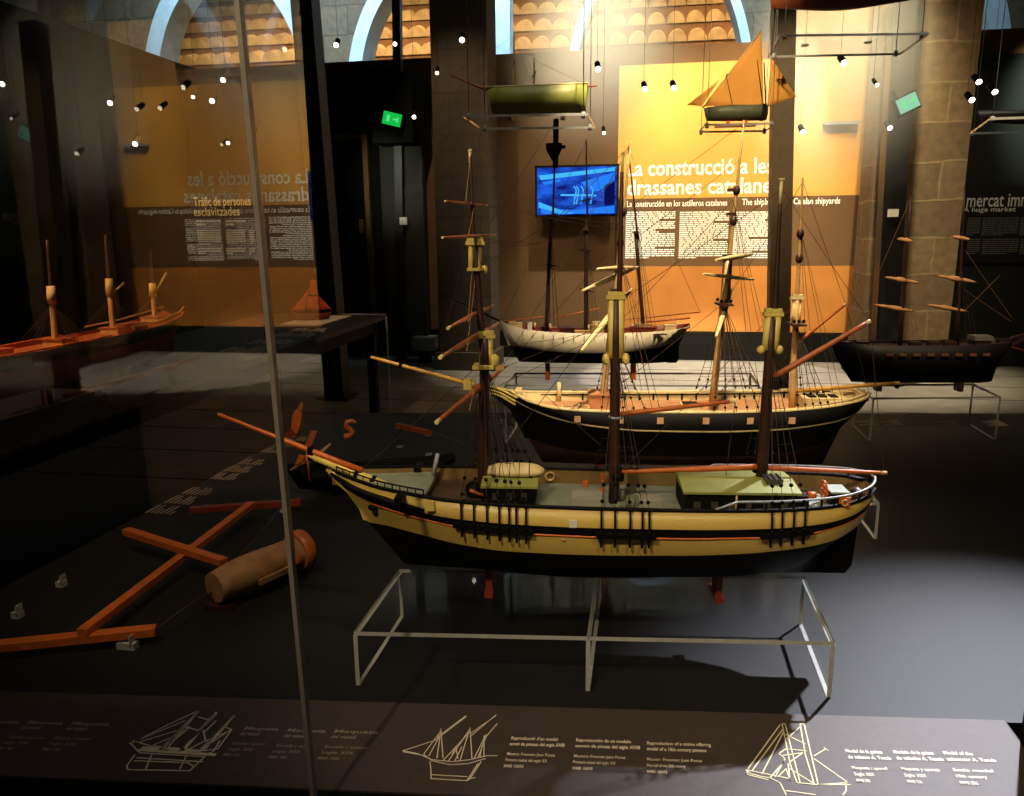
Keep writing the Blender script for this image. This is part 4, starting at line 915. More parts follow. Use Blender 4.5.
mb = MB(); mb.tube([S.at(555.5,168), S.at(556,119)], .012, MATT, 10); S.part('mast_head', mb, mf)
S.part('boom', spar(S.at(690,318), S.at(646,322), .004, .005, REDWOOD), mz); S.part('bowsprit', spar(S.at(510,326), S.at(440,292), .007, .004, DKWOOD))
for (p, q) in (((600,322),(700,312)), ((556,318),(600,308)), ((500,322),(548,316))): S.part('spar', spar(S.at(*p), S.at(*q), .004, .003, REDWOOD))
for M, cx_, ys in ((mf, 551, (215,265)), (mm_, 586, (200,250,290))):
    for y in ys: S.part('yard', yard(S.at(cx_, y), (.35,-1,.02), .13, .004, DKWOOD), M)
ch3 = lambda x: (S.railf(x)[0], S.railf(x)[1])
for xs, tp in (([-.3,-.28,-.26,-.24], (550,215)), ([-.12,-.1,-.08,-.06], (586,220)), ([.11,.13,.15,.17,.19], (638,230))):
    for sd in (-1, 1): S.part('shrouds', shrouds(S, xs, ch3, S.at(*tp), sd, False, r=.0009))
S.part('stay', ropes([(S.at(*a), S.at(*b)) for a, b in (((556,120),(445,293)), ((586,142),(550,215)), ((628,150),(586,220)), ((551,215),(500,326)), ((628,148),(700,312)), ((586,142),(642,326)))], ROPE, .0009))
for x in (-.29, .10):
    mb = MB(); mb.box(S.W(x,0,.308), (.022,.05,.074), ORANGE, AX); S.part('support_block', mb, label='orange wooden support block')
# ================================================================== SHIP FOUR (dark, right)
S = Ship((1.3, 3.80, .201), math.atan(.1), 'model_sailing_ship', 'dark two-masted ship model with pale furled yards before the stone pier')
AX = (S.e, S.n, Vector((0,0,1)))
rail = [(-.47,.004,.44),(-.44,.03,.434),(-.38,.065,.428),(-.25,.09,.423),(0,.095,.423),(.15,.09,.427),(.26,.075,.432),(.3,.05,.436),(.325,.012,.442)]
wl = [(-.44,.003,.36),(-.38,.03,.345),(-.25,.075,.335),(0,.085,.333),(.15,.07,.336),(.25,.035,.345),(.29,.008,.36)]
kl = [(-.36,.004,.243),(-.1,.008,.24),(.2,.006,.24),(.26,.004,.246)]
DKH = mat('dark_hull', (20,13,10), .5, .15)
S.part('hull', S.hull([kl, [(-.4,.003,.3),(-.25,.05,.285),(0,.06,.28),(.15,.045,.285),(.25,.012,.3),(.275,.003,.31)], wl, rail], [DKH, DKH, DKH], inner=.007, deckdrop=.02, innermat=DKH, capmat=DKWOOD))
S.part('deck', S.deck(-.45, .31, .014, DKWOOD, inset=.009))
for x in (-.235,-.18,-.12,-.06,.0,.06,.12,.18):
    b = float(np.interp(x, [p[0] for p in rail], [p[1] for p in rail])); mb = MB(); mb.box(S.W(x,-b-.001,.383), (.03,.006,.012), mat('port_brown', (128,84,50), .6), AX); S.part('gun_port', mb, label='small orange port lid')
P = [S.W(*p) for p in ((.3,-.02,.44),(.32,.0,.40),(.42,0,.455),(.5,0,.49),(.42,0,.475),(.33,0,.452))]; mb = MB(); mb.prism([p-S.n*.004 for p in P], S.n*.008, DKWOOD); S.part('bowsprit', mb)
S.part('jib_boom', spar(S.W(.3,0,.41), S.W(.44,0,.375), .005, .003, REDHULL))
mb = MB(); mb.box(S.W(.19,0,.447), (.08,.07,.02), mat('grey_tarp', (120,116,104), .6), AX); mb.box(S.W(.19,0,.43), (.07,.06,.03), DKWOOD, AX); S.part('deckhouse', mb)
for x in (-.4,-.33,-.1,-.02,.05):
    mb = MB(); mb.box(S.W(x,-.02,.422), (.05,.03,.022), DKWOOD, AX); S.part('hatch', mb)
for nm, f, t, ys in (('fore_mast', (900,342), (911,196), ((905,240,.018),(902,280,.040),(894,308,.047))), ('main_mast', (957,342), (965,186), ((961,238,.02),(957,279,.044),(947,308,.047)))):
    a, b = S.at(*f), S.at(*t); M = S.part(nm, spar(a-Vector((0,0,.02)), b, .010, .003, DKWOOD))
    for (px, py, hl) in ys:
        c = S.at(px, py); d = (S.at(px+100, py+17)-c); mb = yard(c, d, hl*2, .004, ORANGE)
        k = d.normalized(); rr2 = random.Random(px)
        mb.tube([c+k*hl*2*t for t in np.linspace(-.9,.9,11)], [.003+.009*(1-abs(t)**1.5)*rr2.uniform(.6,1.2) for t in np.linspace(-.9,.9,11)], mat('furled_sail', (222,160,100), .8, .15), 8); S.part('yard', mb, M, 'pale furled sail along its yard')
    for sd in (-1, 1): S.part('shrouds', shrouds(S, [S.L(*f)[0]+d_ for d_ in (0,.025,.05)], lambda x: S.railf(x), a.lerp(b,.5), sd, False), M)
S.part('stay', ropes([(S.at(*a), S.at(*b)) for a, b in (((911,198),(850,338)), ((965,188),(900,340)), ((965,250),(1012,318)), ((1012,322),(965,290)), ((1000,275),(965,310)))], PROPE, .0008))
for x in (-.24, .12):
    mb = MB(); mb.box(S.W(x,0,.222), (.02,.05,.04), DKWOOD, AX); S.part('support_block', mb)
# ================================================================== SIDE TABLE, SHIP FIVE, LITTLE BOAT
TX, TZ = -2.2, .235
THIN = clear('glass_back_faces', (.99,.99,.99), .0)
tb = thing('side_display_table', 'long dark display table behind the side glass carrying the red-hulled ship', 'table', (-2.7, 4.0, FL))
mb = MB(); mb.box((-2.77, 4.1, TZ-.02), (1.1, 4.8, .04), PLAT); obj('tabletop', mb, tb)
for x in (-2.30, -3.2):
    for y in (1.9, 6.35): mb = MB(); mb.box((x, y, (TZ-.04+FL)/2), (.07, .07, TZ-.04-FL), MATT); obj('leg', mb, tb)
mb = MB(); mb.box((-2.28, 4.15, TZ-.09), (.03, 4.4, .1), MATT); obj('apron', mb, tb)
for y in (4.35, 4.7, 5.05, 5.3):
    obj('caption', lines(Vector((-2.58, y, TZ+.002)), .3, .2, 6, (2,5), PRINT, .5, Vector((0,1,0)), Vector((-1,0,0)), random.Random(int(y*9))), tb)
gp = thing('glass_pane', 'tall clear side pane along the table, mirroring the lit text panel', 'glass', (TX, 4, TZ))
mb = MB(); mb.box((TX, 3.22, (FL+2.75)/2), (.006, 3.68, 2.75-FL-.02), THIN); mb.m[3] = mb.mi(GLASSL); obj('pane', mb, gp)
mb = MB(); mb.box((TX, 6.465, (FL+TZ)/2), (.012, .012, TZ-FL-.02), EDGE); mb.box((TX-.2, 6.465, TZ+.006), (.4, .010, .008), EDGE); obj('pane_edge', mb, gp)
mb = MB(); q = [on_x(283,327,-2.36), on_x(350,318,-2.36)]
cc = on_z(317,321,TZ); mb.box((cc.x, cc.y, TZ+.006), (.34, .62, .010), mat('white_card', (200,190,172), .7, .05)); tag(obj('base_card', mb), 'white card under the little red sailing boat on the side table', 'card')
S = Ship((cc.x-.02, cc.y-.03, TZ+.012), math.atan(.6), 'model_sailing_boat', 'tiny reddish sailing boat model on a white card on the side table', 'model boat')
AX = (S.e, S.n, Vector((0,0,1))); z0 = TZ+.012
S.part('hull', S.hull([[(-.13,.003,z0+.006),(0,.012,z0),(.12,.003,z0+.004)], [(-.15,.003,z0+.04),(-.08,.035,z0+.028),(.05,.04,z0+.026),(.14,.012,z0+.034)], [(-.17,.003,z0+.075),(-.1,.04,z0+.056),(.05,.045,z0+.052),(.13,.03,z0+.06),(.155,.01,z0+.066)]], [REDHULL, REDHULL], deckdrop=.01))
S.part('deck', S.deck(-.15,.14,.008,DKWOOD,n=12))
M = S.part('mast', spar(S.W(0,0,z0+.04), S.W(.02,0,z0+.34), .006, .003, DKWOOD))
SAILR = mat('red_sail', (190,74,34), .7, .15)
def sail(Sx, pts, bulge, m, nm='sail', par=None, th=.002):
    """cloth panel with belly and a real thickness, from 3 or 4 corner points"""
    p = [Vector(q) for q in pts]; p = p if len(p) == 4 else [p[0], p[1], p[2], p[2].lerp(p[0], .02)]
    n = 8; mb = MB(); nr = (p[1]-p[0]).cross(p[2]-p[0]).normalized(); sides = []
    for o in (-th/2, th/2):
        sides.append(mb.add([(p[0].lerp(p[1], i/n)).lerp(p[3].lerp(p[2], i/n), j/n) + nr*(o+bulge*math.sin(math.pi*i/n)*math.sin(math.pi*j/n)) for j in range(n+1) for i in range(n+1)]))
    for s_ in sides:
        for j in range(n):
            for i in range(n): k = s_+j*(n+1)+i; mb.face([k, k+1, k+n+2, k+n+1], m, True)
    ed = [i for i in range(n)]+[n+(n+1)*j for j in range(n)]+[(n+1)*n+n-i for i in range(n)]+[(n+1)*(n-j) for j in range(n)]
    for a, b in zip(ed, ed[1:]+ed[:1]): mb.face([sides[0]+a, sides[0]+b, sides[1]+b, sides[1]+a], m)
    return Sx.part(nm, mb, par)
sail(S, [S.W(.0,.0,z0+.32), S.W(-.02,0,z0+.2), S.W(.05,-.02,z0+.2), S.W(.04,0,z0+.32)], .012, SAILR, par=M); sail(S, [S.W(-.03,0,z0+.19), S.W(-.05,0,z0+.08), S.W(.06,-.02,z0+.08), S.W(.05,0,z0+.19)], .014, SAILR, par=M)
sail(S, [S.W(-.01,0,z0+.26), S.W(-.17,0,z0+.08), S.W(-.06,-.02,z0+.08)], .012, SAILR); sail(S, [S.W(.05,0,z0+.2), S.W(.06,0,z0+.07), S.W(.15,-.01,z0+.08)], .01, SAILR)
# ship five lies along the table, bow towards the viewer
S = Ship((-2.385, 2.92, TZ+.06), math.pi/2, 'model_sailing_ship', 'red-hulled three-masted ship model on the side table, cut by the left edge')
AX = (S.e, S.n, Vector((0,0,1)))
rail = [(-1.05,.004,.56),(-1.0,.03,.55),(-.85,.09,.53),(-.5,.12,.516),(0,.125,.512),(.4,.12,.516),(.6,.105,.53),(.7,.085,.545),(.76,.06,.555)]
wt = [(-1.03,.003,.52),(-.85,.08,.49),(-.5,.118,.468),(0,.123,.46),(.4,.116,.465),(.6,.095,.48),(.7,.06,.492),(.75,.03,.50)]
bg = [(-.98,.003,.42),(-.85,.05,.4),(-.5,.09,.375),(0,.1,.37),(.4,.085,.375),(.6,.04,.39),(.68,.012,.40),(.73,.006,.42)]
kl = [(-.95,.006,.355),(-.5,.012,.345),(0,.014,.343),(.4,.012,.345),(.66,.006,.345),(.72,.005,.35)]
S.part('hull', S.hull([kl, bg, wt, rail], [mat('rust_hull', (170,74,40), .5, .15), mat('rust_hull', (0,0,0)), DKH], inner=.008, deckdrop=.02, innermat=REDWOOD, capmat=REDWOOD))
S.part('deck', S.deck(-1.0,.74,.014,REDWOOD,inset=.009))
S.part('poop_rail', S.railtube(.25,.76,.022,.004,TAN,.004))
S.part('waist_rail', S.railtube(-.5,.1,.006,.004,ORANGE,.004))
for x in (-.6,-.4,-.05,.3,.42,.6):
    mb = MB(); z = S.railf(x)[1]-.014; mb.box(S.W(x,0,z+.014), (.1,.09,.028), TAN, AX); mb.box(S.W(x,0,z+.03), (.11,.1,.004), REDWOOD, AX); S.part('deckhouse', mb)
for nm, px, pf, pt in (('fore_mast', 53, (55,343), (47,240)), ('main_mast', 110, (113,333), (105,235)), ('mizzen_mast', 154, (155,325), (150,250))):
    a, b = S.at(*pf), S.at(*pt); a2 = a-Vector((0,0,.03)); M = S.part(nm, spar(a2, a.lerp(b,.55), .013, .011, TAN)); S.part('topmast', spar(a.lerp(b,.45), b, .008, .005, DKWOOD), M)
    mb = MB(); c0, c1 = a.lerp(b,.38), a.lerp(b,.56); mb.tube([c0, c1], [.017,.016], CREAM if nm == 'fore_mast' else PALEY, 10); S.part('mast_head', mb, M)
    for sd in (-1, 1): S.part('shrouds', shrouds(S, [S.L(*pf)[0]+d_ for d_ in (-.06,-.02,.02,.06)], lambda x: S.railf(x), c0, sd, False, m=DKWOOD), M)
    if nm != 'fore_mast': S.part('gaff', spar(c0, S.at(*((166,273) if nm == 'mizzen_mast' else (124,283))), .006, .005, CREAM if nm == 'mizzen_mast' else TAN), M)
mb = MB(); xa, xb = S.W(-.24,-.15,.325), S.W(.68,-.15,.325); mb.box((xa+xb)/2, ((xb-xa).length, .03, .016), ORANGE, AX)
mb.box((xa+xb)/2+S.n*.3, ((xb-xa).length, .03, .016), ORANGE, AX); S.part('cradle_bar', mb, label='orange wooden bar of the cradle')
for x in (-.02, .5):
    mb = MB(); mb.box(S.W(x,0,.316), (.03,.27,.012), REDHULL, AX); mb.box(S.W(x,0,.332), (.03,.04,.03), REDHULL, AX); mb.box(S.W(x,-.13,.274), (.03,.03,.072), DKWOOD, AX); mb.box(S.W(x,.13,.274), (.03,.03,.072), DKWOOD, AX); S.part('cradle_block', mb)
# ================================================================== WOODEN FRAME MODEL, LOG, DARK BOAT (left end of the platform)
fr_ = thing('wooden_lattice', 'flat frame of crossed reddish wooden bars lying on the platform left of the log', 'frame', on_z(150,580,.03))
def bar(name, a, b, z, w=.026, h=.018, m=ORANGE, par=fr_, za=None):
    p, q = on_z(*a, z), on_z(*b, z if za is None else za); d = (q-p); L0 = d.length; d.normalize(); s_ = Vector((-d.y, d.x, 0)).normalized(); n_ = d.cross(s_)
    mb = MB(); mb.box((p+q)/2, (L0, w, h), m, (d, s_, n_)); return obj(name, mb, par)
bar('long_bar', (82,633), (252,504), .05); bar('cross_bar', (126,531), (224,562), .068, m=ORANGE); bar('end_bar', (-60,652), (156,630), .032, .03); bar('end_bar', (190,510), (301,502), .032, m=REDHULL)
mb = MB()
for (x, y) in ((205,509), (288,504), (130,636), (30,646)):
    c = on_z(x, y, .012); mb.box((c.x, c.y, .0135), (.02, .02, .023), DKWOOD)
obj('foot', mb, fr_)
lg = thing('wooden_log', 'thick split log fitting of pale brown wood with a round hole at its end', 'log', on_z(258,585,0))
A, B = on_z(214,588,.056), on_z(298,551,.062); d = (B-A).normalized(); s_ = Vector((-d.y, d.x, 0)).normalized(); n_ = d.cross(s_)
if n_.z < 0: n_ = -n_
LOGW = mat('log_wood', (160,116,78), .6, .25, 30, stretch=(1,1,1), bump=.3)
mb = MB(); rings = []; K = 20; N_ = 12; rl = random.Random(2)
for i in range(N_+1):
    t = i/N_; r = .040+.012*t+.006*math.sin(t*5); ring_ = []
    for k in range(K):
        a = 2*math.pi*k/K; groove = 1-.22*math.exp(-((a-5.2)/.25)**2); ring_.append(A.lerp(B, t)+(s_*math.cos(a)+n_*math.sin(a))*r*groove)
    rings.append(mb.add(ring_))
for a, b in zip(rings, rings[1:]):
    for k in range(K): mb.face([a+k, a+(k+1)%K, b+(k+1)%K, b+k], LOGW, True)
mb.face([rings[0]+k for k in range(K)], LOGW); obj('log_body', mb, lg)
mb = MB(); mb.tube([B-d*.012, B+d*.002, B+d*.02, B+d*.03], [.054,.058,.058,.046], REDWOOD, 20); obj('collar', mb, lg)
mb = MB(); mb.tube([B+d*.026, B+d*.0315], .024, mat('hole_dark', (30,16,8), .8), 14); obj('end_hole', mb, lg)
mb = MB(); c = A.lerp(B,.8)-s_*.052+n_*.01; mb.tube([c, c-s_*.012+n_*.002], .012, ORANGE, 12); obj('side_plug', mb, lg)
mb = MB(); c = A.lerp(B,.55)-s_*.048-n_*.012; mb.box(c, (.1,.016,.014), LOGW, (d, s_, n_)); obj('side_batten', mb, lg)
mb = MB(); 
for t in (.1,.75): c = A.lerp(B,t); mb.box((c.x,c.y,.0065), (.07,.07,.01), DKWOOD)
obj('foot', mb, lg)
mb = MB(); p = on_z(155,630,.034); q = on_z(212,592,.04); mb.tube([p, p.lerp(q,.5)+Vector((0,0,.006)), q], .003, ROPE, 6); mb.tube([on_z(236,560,.07), on_z(268,525,.05), on_z(280,508,.04)], .003, ROPE, 6); obj('lashing_rope', mb, lg)
for (x, y, lab) in ((128,648,'small clear block beside the lowest bar end'), (62,586,'small clear block above the long bar'), (18,617,'small clear bracket at the far left of the platform'), (284,512,'small clear block under the upper bar'), (305,565,'bent clear clip at the end of the log')):
    c = on_z(x, y, .0); mb = MB(); w = .045 if x == 128 else .022
    mb.box((c.x, c.y, .008), (w, .02, .016), EDGE); mb.box((c.x+w*.3, c.y, .02), (.004, .02, .03), EDGE); mb.box((c.x-w*.3, c.y+.003, .018), (.006, .012, .006), CLEAR)
    tag(obj('acrylic_block', mb), lab, 'support block', 'acrylic support blocks')
# low dark boat hull with carved fittings
S = Ship((-.98, 2.68, .003), math.atan(.45), 'model_boat', 'low dark boat model with orange carved fittings under the bowsprit tip', 'model boat')
AX = (S.e, S.n, Vector((0,0,1)))
S.part('hull', S.hull([[(-.28,.003,.03),(-.15,.03,.012),(0,.04,.004),(.15,.03,.008),(.27,.006,.03)], [(-.31,.003,.09),(-.2,.06,.07),(0,.085,.06),(.18,.065,.066),(.285,.02,.08)], [(-.34,.003,.13),(-.22,.07,.10),(0,.1,.086),(.2,.08,.09),(.3,.03,.11)]], [MATT, MATT], deckdrop=.03, innermat=MATT, capmat=MATT))
S.part('deck', S.deck(-.28,.26,.028,MATT,n=16))
def board(pts, off, m, th=.012, nm='board', lab=None):
    P = [S.at(*p, off) for p in pts]; mb = MB(); mb.prism([p-S.n*th/2 for p in P], S.n*th, m); S.part(nm, mb, None, lab)
board([(291,431),(292,417),(295,410),(298,409),(302,412),(301,422),(297,433)], 0, ORANGE, .012, 'paddle_blade', 'pale orange blade standing upright')
board([(298,409),(301,402),(303,403),(302,410)], 0, REDWOOD, .01, 'blade_handle'); board([(283,436),(292,429),(296,433),(292,438)], 0, REDHULL, .02, 'blade_block')
board([(305,445),(311,431),(317,431),(313,442),(309,448)], -.03, REDWOOD, .012, 'thwart_board'); board([(290,470),(305,459),(308,456),(304,463)], -.06, TAN, .01, 'oar'); board([(318,452),(330,443),(331,444),(322,453)], -.02, TAN, .008, 'oar'); board([(295,465),(299,455),(306,456),(302,461)], -.06, ORANGE, .02, 'wedge_block')
mb = MB(); mb.tube([S.at(*p) for p in ((344,437),(350,436),(353,432),(350,429),(346,427),(347,422),(352,421),(356,423))], [.012,.012,.011,.010,.011,.010,.009,.005], REDWOOD, 8); S.part('carved_scroll', mb, None, 'curled carved scroll of reddish wood')
mb = MB(); p, q = on_z(397,425,.10), on_z(430,433,.10); e_ = (q-p).normalized(); mb.box((p+q)/2, ((q-p).length,.022,.018), ORANGE, (e_, Vector((-e_.y,e_.x,0)), Vector((0,0,1)))); sp = obj('wooden_bar', mb)
tag(sp, 'short orange wooden bar on clear pegs behind the fore mast', 'bar')
for k, (pp, lab) in enumerate(((p, 'thin clear peg under the outer end of the short orange bar'), (q, 'clear peg under the inner end of the short orange bar'))):
    mb = MB(); c = pp.lerp(p if k else q, .06); mb.box((c.x, c.y, .045), (.02,.02,.09), CLEAR); mb.box((c.x, c.y, .0885), (.024,.024,.005), EDGE); mb.box((c.x,c.y,.003), (.024,.024,.006), EDGE); tag(obj('acrylic_peg', mb), lab, 'peg', 'acrylic pegs')
# ================================================================== HANGING SHELVES
def hshelf(label, q, zt, cords, th=.009):
    z = q[0].z; c = sum(q, Vector())/4; t = thing('hanging_shelf', label, 'shelf', (c.x, c.y, z))
    mb = MB(); mb.slab([p+Vector((0,0,th)) for p in q], th, CLEAR, EDGE); obj('plate', mb, t)
    for p in cords:
        mb = MB(); mb.tube([p+Vector((0,0,-.01)), (p.x, p.y, zt)], .0016, GREYRAIL, 6); obj('cord', mb, t)
        mb = MB(); mb.tube([p+Vector((0,0,-.008)), p+Vector((0,0,th+.006))], .008, EDGE, 8); obj('fitting', mb, t)
    return t
def plate(near_l, near_r, far_l, far_r, Yn):
    a = on_y(*near_l, Yn); z = a.z; P = [on_z(*p, z) for p in (near_l, near_r, far_r, far_l)]; return P
def lowest(q): return q[0].z
P1 = plate((463,117.5), (588,115.5), (481,130), (595,128.5), 2.9)
cen = sum(P1, Vector())/4
hshelf('clear hanging shelf above the video screen carrying a greenish ship', P1, 4.2, [P1[0].lerp(cen,.08), P1[1].lerp(cen,.08), P1[2].lerp(cen,.08), P1[3].lerp(cen,.08)])
P2 = plate((779,37), (929,35), (768,58), (900,55), 3.3); cen = sum(P2, Vector())/4
hshelf('wide empty-looking clear hanging shelf at the top, beside the stone pier', P2, 4.2, [P2[0].lerp(cen,.08), P2[1].lerp(cen,.08), P2[2].lerp(cen,.08), P2[3].lerp(cen,.08)])
P3 = plate((705,126), (774,124.5), (699,133), (766,132), 3.75); cen = sum(P3, Vector())/4
hshelf('small clear hanging shelf under the orange-sailed boat', P3, 4.2, [p.lerp(cen,.06) for p in P3])
P4 = plate((990,120), (1085,117), (970,134.5), (1062,132), 3.4); cen = sum(P4, Vector())/4
hshelf('clear hanging shelf cut by the right edge, above the market panel', P4, 4.2, [p.lerp(cen,.06) for p in P4])
# greenish ship on shelf one
zs = P1[0].z+.0095; c1 = sum(P1, Vector())/4
S = Ship((c1.x, c1.y, zs), 0.0, 'model_sailing_ship', 'greenish hanging ship model with long bowsprit on the clear shelf above the screen')
AX = (S.e, S.n, Vector((0,0,1)))
xl, zl = S.L(486,88); xr, zr = S.L(588,88); zr0 = S.L(540,89)[1]
GH = mat('green_hull', (136,140,62), .5, .12); c_ = (xl+xr)/2; hl = (xr-xl)/2
S.part('hull', S.hull([[(c_-hl*.86,.003,zs+.022),(c_,.012,zs+.016),(c_+hl*.95,.003,zs+.018)], [(c_-hl*.93,.003,zs+.07),(c_-hl*.6,.045,zs+.05),(c_,.06,zs+.045),(c_+hl*.6,.05,zs+.05),(c_+hl*.98,.008,zs+.06)], [(c_-hl,.003,zr0+.012),(c_-hl*.75,.05,zr0+.004),(c_,.07,zr0),(c_+hl*.75,.06,zr0+.002),(c_+hl,.02,zr0+.008)]], [GH, GH], deckdrop=.015, innermat=GREYDECK, capmat=CREAM))
S.part('deck', S.deck(c_-hl*.95, c_+hl*.95, .012, GREYDECK, n=14))
S.part('rail', S.railtube(c_-hl, c_+hl, .003, .003, CREAM, .002))
S.part('bowsprit', spar(S.at(487,90), S.at(451,75), .006, .003, REDWOOD)); S.part('boom', spar(S.at(560,87), S.at(597,86), .004, .003, REDWOOD))
for px, t in ((514,34), (534,58)):
    M = S.part('mast', spar(S.at(px,90), S.at(px,t), .005, .003, TAN)); S.part('yard', yard(S.at(px, (90+t)/2), (.3,-1,0), .06, .003, TAN), M)
S.part('stay', ropes([(S.at(514,36), S.at(452,75)), (S.at(514,55), S.at(470,82)), (S.at(534,60), S.at(590,86)), (S.at(514,36), S.at(534,88)), (S.at(514,36), S.at(495,88))], PROPE, .0007))
for x in (c_-.1, c_+.1):
    mb = MB(); mb.box(S.W(x,0,zs+.009), (.014,.05,.017), DKWOOD, AX); S.part('support_block', mb)
# orange-sailed boat on shelf three
zs = P3[0].z+.0095; c3 = sum(P3, Vector())/4
S = Ship((c3.x, c3.y, zs), 0.0, 'model_sailing_boat', 'hanging boat model with big orange triangular sails and grey-green hull', 'model boat')
AX = (S.e, S.n, Vector((0,0,1))); GG = mat('grey_green_hull', (92,98,74), .55, .1)
xl = S.L(704,108)[0]; xr = S.L(768,108)[0]; zr0 = S.L(736,107)[1]; zk = S.L(736,121)[1]; c_ = (xl+xr)/2; hl = (xr-xl)/2
S.part('hull', S.hull([[(c_-hl*.9,.003,zk+.004),(c_,.012,zk),(c_+hl*.97,.004,zk)], [(c_-hl*.97,.003,zk+.03),(c_-hl*.5,.05,zk+.02),(c_,.055,zk+.018),(c_+hl*.6,.045,zk+.02),(c_+hl*.99,.02,zk+.024)], [(c_-hl,.003,zr0),(c_-hl*.6,.055,zr0),(c_,.066,zr0),(c_+hl*.6,.056,zr0),(c_+hl,.03,zr0)]], [GG, GG], deckdrop=.012, innermat=TAN, capmat=TAN))
S.part('deck', S.deck(c_-hl*.95, c_+hl*.95, .01, TAN, n=12))
mb = MB(); mb.box(S.W(S.L(763,110)[0], 0, (zr0+zk)/2+.003), (.018,.09,zr0-zk+.004), BLK, AX); S.part('stern_band', mb)
SAILO = mat('orange_sail', (226,160,72), .8, .06, 12)
M = S.part('mast', spar(S.W(S.L(733,107)[0],0,zr0-.01), S.at(727,74), .005, .004, DKWOOD)); S.part('yard', spar(S.at(703,108,-.012), S.at(762,30,-.012), .004, .003, TAN), M); M2 = S.part('mast', spar(S.W(S.L(766,108)[0],0,zr0-.01), S.at(764,62), .004, .003, DKWOOD))
sail(S, [S.at(761.5,32,-.016), S.at(704,106,-.02), S.at(764,106,-.016)], -.012, SAILO, 'mainsail'); sail(S, [S.at(719,80,-.005), S.at(687,105,-.005), S.at(702,106,-.005)], -.004, SAILO, 'jib'); sail(S, [S.at(771,57,-.02), S.at(767,107,-.02), S.at(797,97,-.02)], .006, SAILO, 'mizzen_sail')
S.part('brail', ropes([(S.at(726,75,-.03), S.at(733,107,-.03)), (S.at(757,60,-.03), S.at(763,106,-.03))], DKWOOD, .0016))
mb = MB(); hh = zk-zs
for px in (728,746): mb.box(S.W(S.L(px,122)[0],0,zs+hh/2), (.012,.04,hh), ORANGE, AX)
mb.box(S.W(c_,0,zs+.004), (.18,.05,.007), ORANGE, AX); S.part('cradle', mb)
# brown hull on the high shelf, mostly above the frame
zs = P2[0].z+.0095; c2 = sum(P2, Vector())/4
q = on_y(838,9,3.5)
S = Ship((c2.x, c2.y, zs), 0.0, 'model_boat', 'reddish-brown boat hull held high above the wide hanging shelf, cut by the top edge', 'model boat')
AX = (S.e, S.n, Vector((0,0,1))); xl, xr = S.L(772,5)[0], S.L(908,5)[0]; zb_ = S.L(838,10)[1]; c_ = (xl+xr)/2; hl = (xr-xl)/2
S.part('hull', S.hull([[(c_-hl,.004,zb_+.02),(c_,.012,zb_),(c_+hl,.004,zb_+.02)], [(c_-hl*1.05,.004,zb_+.07),(c_,.07,zb_+.03),(c_+hl*1.05,.02,zb_+.07)], [(c_-hl*1.1,.004,zb_+.13),(c_,.085,zb_+.09),(c_+hl*1.1,.03,zb_+.13)]], [mat('redbrown_hull', (110,52,28), .5, .15), mat('redbrown_hull', (0,0,0))], deckdrop=.015))
S.part('deck', S.deck(c_-hl, c_+hl, .012, DKWOOD, n=12))
for x in (c_-.12, c_+.12):
    mb = MB(); mb.tube([S.W(x,0,zs), S.W(x,0,zb_+.014)], .005, CLEAR, 8); mb.tube([S.W(x,0,zs), S.W(x,0,zs+.006)], .015, EDGE, 10); S.part('clear_rod', mb)
# dark hull on shelf four
zs = P4[0].z+.0095; c4 = sum(P4, Vector())/4
S = Ship((c4.x, c4.y, zs), 0.0, 'model_boat', 'dark low boat hull on the hanging shelf cut by the right edge', 'model boat'); hl = .18
S.part('hull', S.hull([[(-hl*.9,.003,zs+.01),(0,.012,zs),(hl,.003,zs+.006)], [(-hl*.98,.003,zs+.035),(0,.05,zs+.025),(hl,.02,zs+.035)], [(-hl*1.06,.003,zs+.06),(0,.058,zs+.045),(hl*1.04,.03,zs+.055)]], [DKH, DKH], deckdrop=.01, innermat=DKWOOD, capmat=DKWOOD)); S.part('deck', S.deck(-hl, hl, .008, DKWOOD, n=10))
# ================================================================== LIGHT
def spot(loc, tgt, energy, ang, col=(1,.82,.55), r=.04, blend=.6):
    d = bpy.data.lights.new('spot', 'SPOT'); d.energy = energy; d.spot_size = math.radians(ang); d.spot_blend = blend; d.color = col; d.shadow_soft_size = r
    o = bpy.data.objects.new('spot_light', d); C.objects.link(o); o.location = loc; o.rotation_euler = (Vector(tgt)-Vector(loc)).to_track_quat('-Z', 'Y').to_euler()
    o['kind'] = 'helper'; return o
WARM, HOT, COOL = (1,.76,.45), (1,.76,.42), (.88,.90,1)
spot((-.75, -.55, 2.35), (-.02, 1.68, .36), 150, 36, (1,.78,.46), .03)           # front ship, from the visitors' side of the glass
spot((.75, -.45, 2.5), (.3, 1.75, .36), 75, 30, (1,.80,.48), .03)
spot((-.3, 1.15, 2.75), (-.02, 1.66, .3), 45, 44, (1,.82,.55), .03)             # and from straight above
spot((1.6, 3.4, 2.5), (.80, 1.42, .0), 1700, 32, COOL, .03, 1)                  # cool pool on the right end of the platform
spot((.15, 1.75, 2.85), (.1, 2.62, .38), 460, 30, (1,.80,.50), .03)             # black-hulled ship
spot((.0, 2.3, 2.7), (-.1, 3.56, .5), 380, 26, (1,.80,.52), .03)              # white-hulled ship
spot((1.1, 2.3, 2.5), (1.33, 3.8, .72), 150, 24, WARM, .03)
spot((-1.05, .6, 2.5), (-1.1, 2.1, .02), 75, 34, HOT, .03)                      # wooden frame and log
spot((-.4, .5, 2.6), (-.3, 1.2, 0), 22, 75, (1,.86,.74), .05, .9)                # label strip
spot((.9, 7.0, 4.4), (.75, 8.2, FL), 3500, 32, (1,.88,.70), .05, .15)            # floor pool
